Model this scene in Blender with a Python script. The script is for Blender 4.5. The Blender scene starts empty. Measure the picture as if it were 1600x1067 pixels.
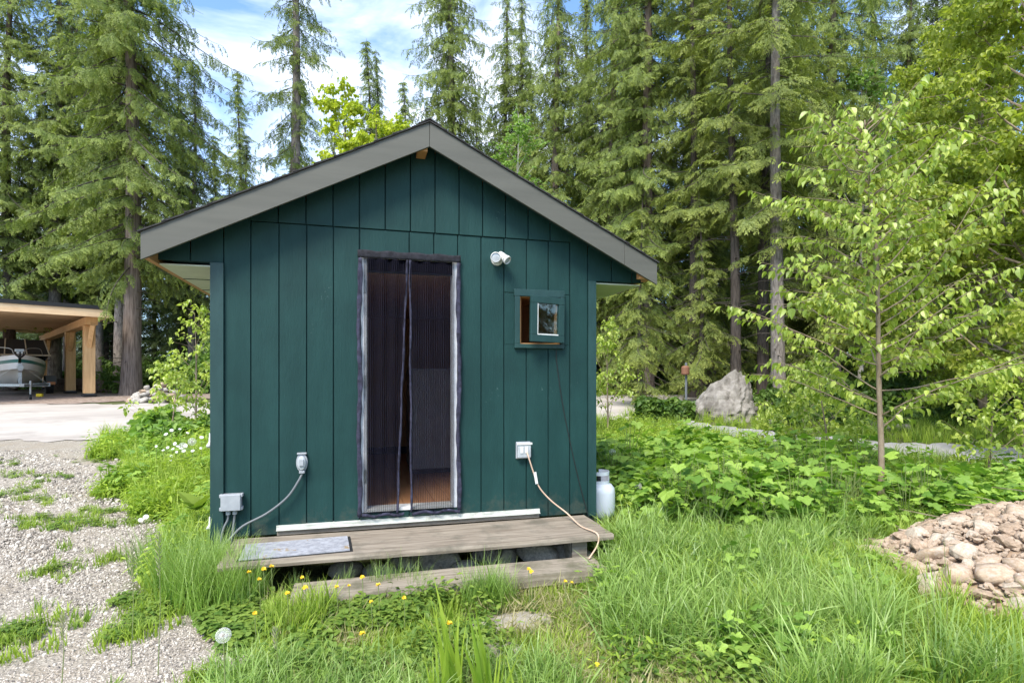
import bpy, bmesh, math, random
import numpy as np
from mathutils import Vector, Matrix
R = math.radians
rng = np.random.default_rng(7)
random.seed(7)
SC = bpy.context.scene
COL = SC.collection

# ---------------------------------------------------------------- camera, light, exposure
EYE = 1.45                       # camera height
TH = R(15.6)                     # camera turned right of the shed's depth axis
F = 894.0                        # focal length in photo pixels (1600 wide)
D = 4.62                         # distance of the shed front
cam_d = bpy.data.cameras.new('camera')
cam = bpy.data.objects.new('camera', cam_d); COL.objects.link(cam)
cam.location = (0, 0, EYE); cam.rotation_euler = (R(90), 0, -TH)
cam_d.sensor_width = 36; cam_d.lens = F / 1600 * 36; cam_d.shift_y = 0.0353
cam_d.clip_start = 0.05; cam_d.clip_end = 1000
SC.camera = cam

SUN_EL, SUN_AZ = R(52), R(-143)   # azimuth measured from +Y towards +X
W = bpy.data.worlds.new('World'); SC.world = W; W.use_nodes = True
nt = W.node_tree; nt.nodes.clear()
def N(nt, t, **kw):
    n = nt.nodes.new(t)
    for k, v in kw.items():
        if k in n.inputs: n.inputs[k].default_value = v
        else: setattr(n, k, v)
    return n
sky = N(nt, 'ShaderNodeTexSky', sky_type='NISHITA', sun_disc=False, sun_elevation=SUN_EL, sun_rotation=SUN_AZ, air_density=1.0, dust_density=0.6, ozone_density=1.6)
tc = N(nt, 'ShaderNodeTexCoord')
mp = N(nt, 'ShaderNodeMapping'); mp.inputs['Scale'].default_value = (1.0, 1.0, 2.6); mp.inputs['Location'].default_value = (0.35, 0.1, 0.2)
nz = N(nt, 'ShaderNodeTexNoise', Scale=2.3, Detail=7.0, Roughness=0.55, Distortion=0.5)
cr = N(nt, 'ShaderNodeValToRGB'); cr.color_ramp.elements[0].position = 0.46; cr.color_ramp.elements[1].position = 0.74
mx = N(nt, 'ShaderNodeMix', data_type='RGBA'); mx.inputs['B'].default_value = (9.5, 9.8, 10.3, 1)
bg = N(nt, 'ShaderNodeBackground', Strength=0.14)
ow = N(nt, 'ShaderNodeOutputWorld')
gain = N(nt, 'ShaderNodeMix', data_type='RGBA', blend_type='MULTIPLY'); gain.inputs['Factor'].default_value = 1; gain.inputs['B'].default_value = (1.3, 1.5, 1.66, 1)
L = nt.links.new
L(tc.outputs['Generated'], mp.inputs['Vector']); L(mp.outputs[0], nz.inputs['Vector']); L(nz.outputs['Fac'], cr.inputs[0])
L(cr.outputs[0], mx.inputs['Factor']); L(sky.outputs[0], gain.inputs['A']); L(gain.outputs['Result'], mx.inputs['A'])
L(mx.outputs['Result'], bg.inputs['Color']); L(bg.outputs[0], ow.inputs['Surface'])

sd = bpy.data.lights.new('sun', 'SUN'); sd.energy = 3.9; sd.angle = R(22); sd.color = (1, 0.94, 0.83)
sun = bpy.data.objects.new('sun', sd); COL.objects.link(sun)
dirv = Vector((math.sin(SUN_AZ) * math.cos(SUN_EL), math.cos(SUN_AZ) * math.cos(SUN_EL), math.sin(SUN_EL)))
sun.rotation_euler = dirv.to_track_quat('Z', 'Y').to_euler()
vs = SC.view_settings; SC.display_settings.display_device = 'sRGB'
vs.view_transform = 'Standard'; vs.look = 'None'; vs.gamma = 1; vs.use_curve_mapping = False; vs.exposure = 0.74
cy = SC.cycles
cy.max_bounces = 5; cy.diffuse_bounces = 3; cy.glossy_bounces = 2; cy.transmission_bounces = 3; cy.transparent_max_bounces = 8
cy.use_denoising = True; cy.caustics_reflective = False; cy.caustics_refractive = False
try: cy.denoiser = 'OPENIMAGEDENOISE'
except Exception: pass

# ---------------------------------------------------------------- ground form and placing
CT, ST = math.cos(TH), math.sin(TH)
def c2w(xc, zc):                 # view-aligned metres -> world
    return np.array(xc) * CT + np.array(zc) * ST, -np.array(xc) * ST + np.array(zc) * CT
def w2c(x, y): return np.array(x) * CT - np.array(y) * ST, np.array(x) * ST + np.array(y) * CT
def hgt(x, y):                   # the ground rises gently towards the road, then levels out
    xc, zc = w2c(x, y)
    z = 0.07 * np.clip(zc - 6, 0, 12) ** 1.0 + 0.012 * np.clip(zc - 18, 0, 200)
    z = z + 0.10 * np.clip(zc - 60, 0, 400) ** 1.0 * 0.4
    near = np.clip(1 - np.abs(zc - 5) / 9, 0, 1)
    return z + near * (0.018 * np.sin(x * 2.3 + 1) * np.cos(y * 1.9) + 0.01 * np.sin(x * 5.1 + y * 3.7))
def at(px, zc):
    x, y = c2w((px - 800) / F * zc, zc); return float(x), float(y), float(hgt(x, y))
def onwall(px, py, Y=D):
    t = math.tan(math.atan((px - 800) / F) + TH); X = t * Y; zc = X * ST + Y * CT
    return X, EYE + (590 - py) * zc / F

# ---------------------------------------------------------------- helpers
def tag(o, label=None, cat=None, group=None, kind=None):
    if label: o['label'] = label
    if cat: o['category'] = cat
    if group: o['group'] = group
    if kind: o['kind'] = kind
    return o
def empty(name, loc=(0, 0, 0), label=None, cat=None, group=None, rz=0):
    o = bpy.data.objects.new(name, None); COL.objects.link(o); o.location = loc; o.rotation_euler = (0, 0, rz)
    o.empty_display_size = 0.1
    return tag(o, label, cat, group)
class MB:
    def __init__(s): s.v = []; s.f = []
    def add(s, v, f):
        b = len(s.v); s.v += [tuple(map(float, q)) for q in v]; s.f += [tuple(i + b for i in q) for q in f]; return s
    def box(s, a, b, M=None):
        x0, y0, z0 = a; x1, y1, z1 = b
        v = [(x0, y0, z0), (x1, y0, z0), (x1, y1, z0), (x0, y1, z0), (x0, y0, z1), (x1, y0, z1), (x1, y1, z1), (x0, y1, z1)]
        if M is not None: v = [M @ Vector(q) for q in v]
        return s.add(v, [(3, 2, 1, 0), (4, 5, 6, 7), (0, 1, 5, 4), (1, 2, 6, 5), (2, 3, 7, 6), (3, 0, 4, 7)])
    def prism(s, poly, y0, y1):      # polygon in x,z extruded along y
        n = len(poly)
        v = [(x, y0, z) for x, z in poly] + [(x, y1, z) for x, z in poly]
        f = [tuple(range(n)), tuple(range(2 * n - 1, n - 1, -1))] + [(i, i + n, (i + 1) % n + n, (i + 1) % n) for i in range(n)]
        return s.add(v, f)
    def tube(s, pts, rad, n=8, caps=True):
        pts = [Vector(p) for p in pts]; k = len(pts)
        if not hasattr(rad, '__len__'): rad = [rad] * k
        v = []; prev = None
        for i, p in enumerate(pts):
            t = (pts[min(i + 1, k - 1)] - pts[max(i - 1, 0)])
            t = t.normalized() if t.length > 1e-9 else Vector((0, 0, 1))
            if prev is None: a = t.orthogonal().normalized()
            else:
                a = prev - t * prev.dot(t); a = a.normalized() if a.length > 1e-6 else t.orthogonal().normalized()
            prev = a; b = t.cross(a)
            v += [p + (a * math.cos(2 * math.pi * j / n) + b * math.sin(2 * math.pi * j / n)) * rad[i] for j in range(n)]
        f = [(i * n + j, i * n + (j + 1) % n, (i + 1) * n + (j + 1) % n, (i + 1) * n + j) for i in range(k - 1) for j in range(n)]
        if caps: f += [tuple(range(n - 1, -1, -1)), tuple((k - 1) * n + j for j in range(n))]
        return s.add(v, f)
    def lathe(s, prof, n=16, c=(0, 0, 0), M=None):
        v = []
        for r, z in prof:
            for j in range(n):
                q = Vector((r * math.cos(2 * math.pi * j / n), r * math.sin(2 * math.pi * j / n), z))
                if M is not None: q = M @ q
                v.append(q + Vector(c))
        k = len(prof)
        f = [(i * n + j, i * n + (j + 1) % n, (i + 1) * n + (j + 1) % n, (i + 1) * n + j) for i in range(k - 1) for j in range(n)]
        f += [tuple(range(n - 1, -1, -1)), tuple((k - 1) * n + j for j in range(n))]
        return s.add(v, f)
    def mesh(s, name, m, smooth=False):
        me = bpy.data.meshes.new(name); me.from_pydata(s.v, [], s.f)
        if m is not None: me.materials.append(m)
        if smooth: me.polygons.foreach_set('use_smooth', [True] * len(me.polygons))
        me.update(); return me
    def build(s, name, m, parent=None, smooth=False, bevel=0, loc=None):
        o = bpy.data.objects.new(name, s.mesh(name, m, smooth)); COL.objects.link(o)
        if parent is not None: o.parent = parent
        if loc is not None: o.location = loc
        if bevel:
            b = o.modifiers.new('bevel', 'BEVEL'); b.width = bevel; b.segments = 2; b.limit_method = 'ANGLE'
        return o
def smooth_path(P, k=6):             # Catmull-Rom through the points
    P = [Vector(p) for p in P]; P = [P[0] * 2 - P[1]] + P + [P[-1] * 2 - P[-2]]; out = []
    for i in range(1, len(P) - 2):
        for j in range(k):
            t = j / k; a, b, c, d = P[i - 1:i + 3]
            out.append(0.5 * ((2 * b) + (c - a) * t + (2 * a - 5 * b + 4 * c - d) * t * t + (3 * b - a - 3 * c + d) * t ** 3))
    return out + [P[-2]]
def npmesh(name, V, Fc, m, attrs=None, smooth=False):
    """V (n,3), Fc (m,3|4)"""
    me = bpy.data.meshes.new(name); k = Fc.shape[1]
    me.vertices.add(len(V)); me.vertices.foreach_set('co', np.asarray(V, np.float32).ravel())
    me.loops.add(Fc.size); me.loops.foreach_set('vertex_index', Fc.astype(np.int32).ravel())
    me.polygons.add(len(Fc)); me.polygons.foreach_set('loop_start', np.arange(0, Fc.size, k, dtype=np.int32))
    if smooth: me.polygons.foreach_set('use_smooth', np.ones(len(Fc), bool))
    for nm, a in (attrs or {}).items():
        at_ = me.attributes.new(nm, 'FLOAT', 'POINT'); at_.data.foreach_set('value', np.asarray(a, np.float32))
    if m is not None: me.materials.append(m)
    me.update(calc_edges=True); return me

# ---------------------------------------------------------------- materials
def newmat(name):
    m = bpy.data.materials.new(name); m.use_nodes = True; t = m.node_tree; t.nodes.clear()
    return m, t, N(t, 'ShaderNodeOutputMaterial')
def mat(name, c1, c2=None, rough=0.7, scale=8, stretch=(1, 1, 1), bump=0.0, bscale=None, metal=0, spec=0.4, detail=5, lo=0.35, hi=0.65, c3=None, s3=2.0, p3=(0.5, 0.7), coord='Object'):
    m, t, o = newmat(name); l = t.links.new
    b = N(t, 'ShaderNodeBsdfPrincipled', Roughness=rough, Metallic=metal); b.inputs['Specular IOR Level'].default_value = spec
    l(b.outputs[0], o.inputs['Surface']); b.inputs['Base Color'].default_value = (*c1, 1)
    tcx = N(t, 'ShaderNodeTexCoord') if coord != 'Position' else N(t, 'ShaderNodeNewGeometry'); mpx = N(t, 'ShaderNodeMapping'); mpx.inputs['Scale'].default_value = stretch
    l(tcx.outputs[coord], mpx.inputs['Vector'])
    if c2:
        n = N(t, 'ShaderNodeTexNoise', Scale=scale, Detail=detail, Roughness=0.6); l(mpx.outputs[0], n.inputs['Vector'])
        r = N(t, 'ShaderNodeValToRGB'); e = r.color_ramp.elements
        e[0].position = lo; e[1].position = hi; e[0].color = (*c1, 1); e[1].color = (*c2, 1)
        l(n.outputs['Fac'], r.inputs[0]); last = r.outputs[0]
        if c3:
            n3 = N(t, 'ShaderNodeTexNoise', Scale=s3, Detail=6.0, Roughness=0.65); l(tcx.outputs[coord], n3.inputs['Vector'])
            r3 = N(t, 'ShaderNodeValToRGB'); r3.color_ramp.elements[0].position, r3.color_ramp.elements[1].position = p3
            l(n3.outputs['Fac'], r3.inputs[0])
            mm = N(t, 'ShaderNodeMix', data_type='RGBA'); mm.inputs['B'].default_value = (*c3, 1)
            l(r3.outputs[0], mm.inputs['Factor']); l(last, mm.inputs['A']); last = mm.outputs['Result']
        l(last, b.inputs['Base Color'])
    if bump:
        nb = N(t, 'ShaderNodeTexNoise', Scale=bscale or scale * 3, Detail=6.0); l(mpx.outputs[0], nb.inputs['Vector'])
        bp = N(t, 'ShaderNodeBump', Strength=0.55, Distance=bump); l(nb.outputs['Fac'], bp.inputs['Height']); l(bp.outputs[0], b.inputs['Normal'])
    return m
def leafmat(name, ca, cb, tipc=None, trans=0.35, rough=0.55, spec=0.35):
    """leaf: colour varies per instance between ca and cb; tips (attribute 'tip') drift to tipc"""
    m, t, o = newmat(name); l = t.links.new
    oi = N(t, 'ShaderNodeObjectInfo'); r = N(t, 'ShaderNodeMix', data_type='RGBA')
    r.inputs['A'].default_value = (*ca, 1); r.inputs['B'].default_value = (*cb, 1); l(oi.outputs['Random'], r.inputs['Factor']); last = r.outputs['Result']
    if tipc:
        a = N(t, 'ShaderNodeAttribute', attribute_name='tip'); r2 = N(t, 'ShaderNodeMix', data_type='RGBA'); r2.inputs['B'].default_value = (*tipc, 1)
        l(a.outputs['Fac'], r2.inputs['Factor']); l(last, r2.inputs['A']); last = r2.outputs['Result']
    b = N(t, 'ShaderNodeBsdfPrincipled', Roughness=rough); b.inputs['Specular IOR Level'].default_value = spec
    tr = N(t, 'ShaderNodeBsdfTranslucent'); ms = N(t, 'ShaderNodeMixShader', Fac=trans)
    br = N(t, 'ShaderNodeMix', data_type='RGBA', blend_type='MULTIPLY'); br.inputs['Factor'].default_value = 1; br.inputs['B'].default_value = (1.25, 1.35, 0.6, 1)
    l(last, b.inputs['Base Color']); l(last, br.inputs['A']); l(br.outputs['Result'], tr.inputs['Color'])
    l(b.outputs[0], ms.inputs[1]); l(tr.outputs[0], ms.inputs[2]); l(ms.outputs[0], o.inputs['Surface'])
    return m

M_siding = mat('painted_siding', (0.0085, 0.038, 0.036), (0.013, 0.050, 0.047), 0.6, 5, (1, 1, 0.22), 0.004, 70, spec=0.22, c3=(0.0075, 0.031, 0.030), s3=1.7, p3=(0.45, 0.75))
M_trim = mat('painted_trim', (0.011, 0.040, 0.039), (0.017, 0.053, 0.051), 0.45, 12, (1, 1, 0.3), 0.002, 90, spec=0.4)
M_back = mat('groove_backing', (0.008, 0.035, 0.035), rough=0.8)
M_fascia = mat('fascia_paint', (0.085, 0.084, 0.070), (0.105, 0.103, 0.086), 0.6, 3, (0.3, 1, 4), 0.0008, 60)
M_shingle = mat('asphalt_shingle', (0.02, 0.02, 0.022), (0.05, 0.048, 0.046), 0.95, 60, bump=0.003)
M_wood = mat('raw_lumber', (0.36, 0.17, 0.06), (0.48, 0.25, 0.10), 0.7, 6, (1, 0.15, 3), 0.001, 40)
M_post = mat('carport_timber', (0.60, 0.34, 0.15), (0.74, 0.47, 0.23), 0.6, 5, (3, 3, 0.3), 0.002, 20, coord='Object')
M_beam = mat('carport_beam', (0.66, 0.44, 0.25), (0.78, 0.56, 0.34), 0.6, 4, (0.5, 0.5, 3), 0.002, 20)
M_soffit = mat('soffit_board', (0.50, 0.54, 0.44), (0.58, 0.61, 0.50), 0.7, 4)
M_weather = mat('weathered_wood', (0.17, 0.135, 0.10), (0.31, 0.265, 0.21), 0.85, 5, (0.5, 7, 7), 0.004, 10, c3=(0.11, 0.10, 0.075), s3=3.5, p3=(0.5, 0.72))
M_step = mat('weathered_step', (0.19, 0.155, 0.115), (0.33, 0.285, 0.225), 0.85, 5, (0.5, 8, 8), 0.004, 10, c3=(0.12, 0.11, 0.07), s3=4, p3=(0.5, 0.7))
M_white = mat('white_metal', (0.72, 0.72, 0.70), (0.60, 0.60, 0.58), 0.4, 10)
M_jamb = mat('door_jamb', (0.62, 0.63, 0.66), (0.50, 0.51, 0.55), 0.45, 14)
M_strip = mat('flashing', (0.66, 0.67, 0.62), (0.42, 0.43, 0.38), 0.5, 9, (1, 1, 6), c3=(0.30, 0.30, 0.25), s3=8, p3=(0.55, 0.75))
M_grey = mat('grey_plastic', (0.29, 0.305, 0.33), (0.36, 0.375, 0.40), 0.45, 12)
M_clear = mat('clear_cover', (0.33, 0.355, 0.38), (0.45, 0.475, 0.50), 0.18, 20, spec=0.8)
M_dkgrey = mat('grey_cable', (0.14, 0.15, 0.16), rough=0.5)
M_black = mat('black_rubber', (0.015, 0.015, 0.016), rough=0.6)
M_orange = mat('peach_cord', (0.60, 0.42, 0.31), rough=0.5)
M_tank = mat('tank_paint', (0.66, 0.69, 0.75), (0.56, 0.59, 0.65), 0.35, 3)
M_hem = mat('screen_hem', (0.014, 0.014, 0.024), (0.045, 0.045, 0.08), 0.95, 30, bump=0.004)
M_inner = mat('inner_panelling', (0.34, 0.18, 0.09), (0.46, 0.26, 0.14), 0.6, 5, (6, 1, 0.4))
M_floor = mat('wood_floor', (0.46, 0.22, 0.10), (0.58, 0.30, 0.15), 0.35, 3, (6, 0.5, 1))
M_metal = mat('galvanised', (0.42, 0.43, 0.44), (0.3, 0.31, 0.32), 0.4, 20, metal=0.7)
M_bark = mat('cedar_bark', (0.085, 0.062, 0.048), (0.24, 0.19, 0.16), 0.95, 5, (5, 5, 0.35), 0.03, 8)
M_barkg = mat('grey_bark', (0.10, 0.085, 0.075), (0.27, 0.235, 0.21), 0.95, 7, (3, 3, 0.8), 0.03, 12)
M_barkd = mat('dark_bark', (0.045, 0.035, 0.030), (0.12, 0.095, 0.08), 0.95, 6, (4, 4, 0.6), 0.03, 10)
M_barks = mat('sapling_bark', (0.19, 0.14, 0.09), (0.28, 0.22, 0.16), 0.8, 20, (1, 1, 0.4), 0.004, 40)
M_limb = mat('limb_bark', (0.045, 0.036, 0.028), (0.085, 0.07, 0.055), 0.95, 8)
M_stone = mat('pile_stone', (0.33, 0.235, 0.16), (0.50, 0.38, 0.275), 0.9, 6, bump=0.006, bscale=18, c3=(0.40, 0.34, 0.29), s3=3)
M_stoneg = mat('grey_stone', (0.30, 0.27, 0.235), (0.46, 0.42, 0.37), 0.9, 7, bump=0.006, bscale=18, c3=(0.24, 0.23, 0.22), s3=3)
M_stoned = mat('foundation_stone', (0.24, 0.20, 0.15), (0.38, 0.325, 0.25), 0.9, 12, bump=0.004, bscale=30, c3=(0.16, 0.135, 0.11), s3=5)
M_boulder = mat('boulder_rock', (0.12, 0.105, 0.09), (0.29, 0.265, 0.235), 0.95, 3.2, (1.6, 1, 1), 0.03, 7, c3=(0.16, 0.145, 0.12), s3=2.4, p3=(0.52, 0.66))
M_slab = mat('slab_stone', (0.26, 0.23, 0.185), (0.38, 0.34, 0.28), 0.95, 6, bump=0.004)

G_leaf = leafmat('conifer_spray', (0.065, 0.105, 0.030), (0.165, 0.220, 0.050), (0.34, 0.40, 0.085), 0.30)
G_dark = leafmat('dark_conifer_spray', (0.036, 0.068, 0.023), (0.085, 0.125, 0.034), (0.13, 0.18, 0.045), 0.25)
G_hem = leafmat('hemlock_spray', (0.070, 0.110, 0.030), (0.175, 0.215, 0.050), (0.36, 0.40, 0.09), 0.30)
G_yellow = leafmat('maple_leaf', (0.30, 0.38, 0.035), (0.52, 0.56, 0.060), None, 0.45)
G_alder = leafmat('alder_leaf', (0.19, 0.255, 0.035), (0.42, 0.46, 0.085), None, 0.45)
G_birch = leafmat('birch_leaf', (0.17, 0.30, 0.06), (0.30, 0.43, 0.11), None, 0.45)
G_sap = leafmat('sapling_leaf', (0.22, 0.31, 0.045), (0.48, 0.55, 0.11), None, 0.42, 0.4, 0.6)
G_grass = leafmat('meadow_blade', (0.085, 0.180, 0.018), (0.330, 0.440, 0.050), (0.50, 0.60, 0.12), 0.40)
G_long = leafmat('long_blade', (0.055, 0.145, 0.022), (0.260, 0.400, 0.070), (0.47, 0.60, 0.19), 0.40, 0.4, 0.5)
G_dry = leafmat('dry_blade', (0.30, 0.27, 0.12), (0.42, 0.38, 0.20), None, 0.25)
G_clover = leafmat('clover_leaf', (0.095, 0.180, 0.028), (0.240, 0.330, 0.055), None, 0.35)
G_bright = leafmat('bright_weed', (0.190, 0.310, 0.030), (0.450, 0.560, 0.080), None, 0.45)
G_thim = leafmat('broad_leaf', (0.120, 0.240, 0.035), (0.340, 0.490, 0.085), None, 0.40, 0.5, 0.4)
G_shrub = leafmat('undergrowth_leaf', (0.060, 0.125, 0.024), (0.145, 0.225, 0.040), None, 0.35)
M_yellow = mat('dandelion_yellow', (0.80, 0.52, 0.02), (0.85, 0.62, 0.04), 0.7, 40)
M_petal = mat('white_petal', (0.78, 0.78, 0.74), rough=0.8)
M_stem = mat('green_stem', (0.14, 0.19, 0.06), (0.22, 0.25, 0.09), 0.6, 10)

def scuffs(m):
    t = m.node_tree; b = next(n for n in t.nodes if n.type == 'BSDF_PRINCIPLED'); old = b.inputs['Base Color'].links[0].from_socket
    c = N(t, 'ShaderNodeTexCoord'); n1 = N(t, 'ShaderNodeTexNoise', Scale=38.0, Detail=3.0, Roughness=0.7); n2 = N(t, 'ShaderNodeTexNoise', Scale=2.0, Detail=2.0)
    for n in (n1, n2): t.links.new(c.outputs['Object'], n.inputs['Vector'])
    a = N(t, 'ShaderNodeMath', operation='MULTIPLY'); t.links.new(n1.outputs['Fac'], a.inputs[0]); t.links.new(n2.outputs['Fac'], a.inputs[1])
    q = N(t, 'ShaderNodeValToRGB'); q.color_ramp.elements[0].position = 0.425; q.color_ramp.elements[1].position = 0.47; t.links.new(a.outputs[0], q.inputs[0])
    x = N(t, 'ShaderNodeMix', data_type='RGBA'); x.inputs['B'].default_value = (0.07, 0.12, 0.115, 1); t.links.new(q.outputs[0], x.inputs['Factor']); t.links.new(old, x.inputs['A']); t.links.new(x.outputs['Result'], b.inputs['Base Color'])
scuffs(M_siding)
def splash(m):       # dried mud splashed on the foot of the wall
    t = m.node_tree; b = next(n for n in t.nodes if n.type == 'BSDF_PRINCIPLED'); old = b.inputs['Base Color'].links[0].from_socket
    g = N(t, 'ShaderNodeNewGeometry'); sp = N(t, 'ShaderNodeSeparateXYZ'); t.links.new(g.outputs['Position'], sp.inputs[0]); n1 = N(t, 'ShaderNodeTexNoise', Scale=9.0, Detail=8.0, Roughness=0.75); t.links.new(g.outputs['Position'], n1.inputs['Vector'])
    mr = N(t, 'ShaderNodeMapRange'); mr.inputs['From Min'].default_value = 0.75; mr.inputs['From Max'].default_value = 0.25; mr.inputs['To Min'].default_value = -0.25; mr.inputs['To Max'].default_value = 0.22; t.links.new(sp.outputs['Z'], mr.inputs['Value'])
    a = N(t, 'ShaderNodeMath', operation='ADD'); t.links.new(n1.outputs['Fac'], a.inputs[0]); t.links.new(mr.outputs[0], a.inputs[1]); q = N(t, 'ShaderNodeValToRGB'); q.color_ramp.elements[0].position = 0.58; q.color_ramp.elements[1].position = 0.82; q.color_ramp.elements[1].color = (.6, .6, .6, 1); t.links.new(a.outputs[0], q.inputs[0])
    x = N(t, 'ShaderNodeMix', data_type='RGBA'); x.inputs['B'].default_value = (0.075, 0.08, 0.06, 1); t.links.new(q.outputs[0], x.inputs['Factor']); t.links.new(old, x.inputs['A']); t.links.new(x.outputs['Result'], b.inputs['Base Color'])
splash(M_siding)
# screen cloth: fine woven mesh, half see-through with paler pleats
def screenmat():
    m, t, o = newmat('insect_mesh'); l = t.links.new
    b = N(t, 'ShaderNodeBsdfPrincipled', Roughness=0.9); b.inputs['Specular IOR Level'].default_value = 0.08; tr = N(t, 'ShaderNodeBsdfTransparent'); ms = N(t, 'ShaderNodeMixShader')
    c = N(t, 'ShaderNodeTexCoord'); w = N(t, 'ShaderNodeTexWave', Scale=22.0, Distortion=0.3, Detail=1.0, wave_type='BANDS', bands_direction='X')
    l(c.outputs['Object'], w.inputs['Vector'])
    r = N(t, 'ShaderNodeValToRGB'); e = r.color_ramp.elements; e[0].position = 0.75; e[0].color = (0.003, 0.003, 0.005, 1); e[1].position = 0.97; e[1].color = (0.026, 0.024, 0.042, 1)
    l(w.outputs['Fac'], r.inputs[0]); l(r.outputs[0], b.inputs['Base Color'])
    mr = N(t, 'ShaderNodeMapRange'); mr.inputs['From Min'].default_value = 0.75; 
    l(w.outputs['Fac'], mr.inputs['Value']); l(mr.outputs[0], ms.inputs['Fac'])
    l(b.outputs[0], ms.inputs[2]); l(tr.outputs[0], ms.inputs[1])
    mr.inputs['To Min'].default_value = 0.24; mr.inputs['To Max'].default_value = 0.62
    l(ms.outputs[0], o.inputs['Surface']); return m
M_screen = screenmat()
def glassmat():
    m, t, o = newmat('window_glass'); l = t.links.new
    g = N(t, 'ShaderNodeBsdfGlossy', Roughness=0.02); g.inputs['Color'].default_value = (0.7, 0.75, 0.72, 1)
    tr = N(t, 'ShaderNodeBsdfTransparent'); tr.inputs['Color'].default_value = (0.8, 0.85, 0.83, 1); ms = N(t, 'ShaderNodeMixShader', Fac=0.10)
    l(tr.outputs[0], ms.inputs[1]); l(g.outputs[0], ms.inputs[2]); l(ms.outputs[0], o.inputs['Surface']); return m
M_glass = glassmat()
# ground: gravel / soil by vertex attribute
def groundmat():
    m, t, o = newmat('ground_soil'); l = t.links.new
    b = N(t, 'ShaderNodeBsdfPrincipled', Roughness=0.95); b.inputs['Specular IOR Level'].default_value = 0.2
    c = N(t, 'ShaderNodeTexCoord')
    n1 = N(t, 'ShaderNodeTexNoise', Scale=2.2, Detail=8.0, Roughness=0.7); n2 = N(t, 'ShaderNodeTexVoronoi', Scale=70.0); n3 = N(t, 'ShaderNodeTexVoronoi', Scale=150.0)
    for n in (n1, n2, n3): l(c.outputs['Object'], n.inputs['Vector'])
    soil = N(t, 'ShaderNodeValToRGB'); e = soil.color_ramp.elements; e[0].position = 0.35; e[0].color = (0.07, 0.075, 0.03, 1); e[1].position = 0.65; e[1].color = (0.12, 0.14, 0.045, 1)
    l(n1.outputs['Fac'], soil.inputs[0])
    gr = N(t, 'ShaderNodeValToRGB'); e = gr.color_ramp.elements; e[0].position = 0.0; e[0].color = (0.17, 0.145, 0.115, 1); e[1].position = 1.0; e[1].color = (0.47, 0.42, 0.35, 1)
    l(n2.outputs['Color'], gr.inputs[0])
    dirt = N(t, 'ShaderNodeMix', data_type='RGBA', blend_type='MIX'); dirt.inputs['B'].default_value = (0.30, 0.25, 0.19, 1)
    r4 = N(t, 'ShaderNodeValToRGB'); r4.color_ramp.elements[0].position = 0.45; r4.color_ramp.elements[1].position = 0.7; l(n1.outputs['Fac'], r4.inputs[0])
    l(r4.outputs[0], dirt.inputs['Factor']); l(gr.outputs[0], dirt.inputs['A'])
    a = N(t, 'ShaderNodeAttribute', attribute_name='gravel'); ad = N(t, 'ShaderNodeMath', operation='ADD'); sb = N(t, 'ShaderNodeMath', operation='SUBTRACT', use_clamp=False)
    sb.inputs[1].default_value = 0.5; l(n1.outputs['Fac'], sb.inputs[0]); l(a.outputs['Fac'], ad.inputs[0]); l(sb.outputs[0], ad.inputs[1])
    r5 = N(t, 'ShaderNodeValToRGB'); r5.color_ramp.elements[0].position = 0.42; r5.color_ramp.elements[1].position = 0.58; l(ad.outputs[0], r5.inputs[0])
    mm = N(t, 'ShaderNodeMix', data_type='RGBA'); l(r5.outputs[0], mm.inputs['Factor']); l(soil.outputs[0], mm.inputs['A']); l(dirt.outputs['Result'], mm.inputs['B'])
    # forest floor
    a2 = N(t, 'ShaderNodeAttribute', attribute_name='forest'); m2 = N(t, 'ShaderNodeMix', data_type='RGBA'); m2.inputs['B'].default_value = (0.075, 0.06, 0.035, 1)
    l(a2.outputs['Fac'], m2.inputs['Factor']); l(mm.outputs['Result'], m2.inputs['A'])
    l(m2.outputs['Result'], b.inputs['Base Color'])
    bp = N(t, 'ShaderNodeBump', Strength=0.8, Distance=0.012); l(n2.outputs['Distance'], bp.inputs['Height']); l(bp.outputs[0], b.inputs['Normal'])
    l(b.outputs[0], o.inputs['Surface']); return m
M_ground = groundmat()
M_road = mat('road_gravel', (0.34, 0.30, 0.265), (0.46, 0.415, 0.37), 0.95, 1.3, (0.3, 1, 1), 0.004, 60, c3=(0.27, 0.24, 0.21), s3=1.1, p3=(0.50, 0.8))
M_path = mat('path_asphalt', (0.26, 0.25, 0.25), (0.34, 0.33, 0.33), 0.95, 2, bump=0.004, bscale=60)
M_mulch = mat('bark_mulch', (0.17, 0.12, 0.09), (0.34, 0.27, 0.225), 0.95, 9, bump=0.02, bscale=14)

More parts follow.
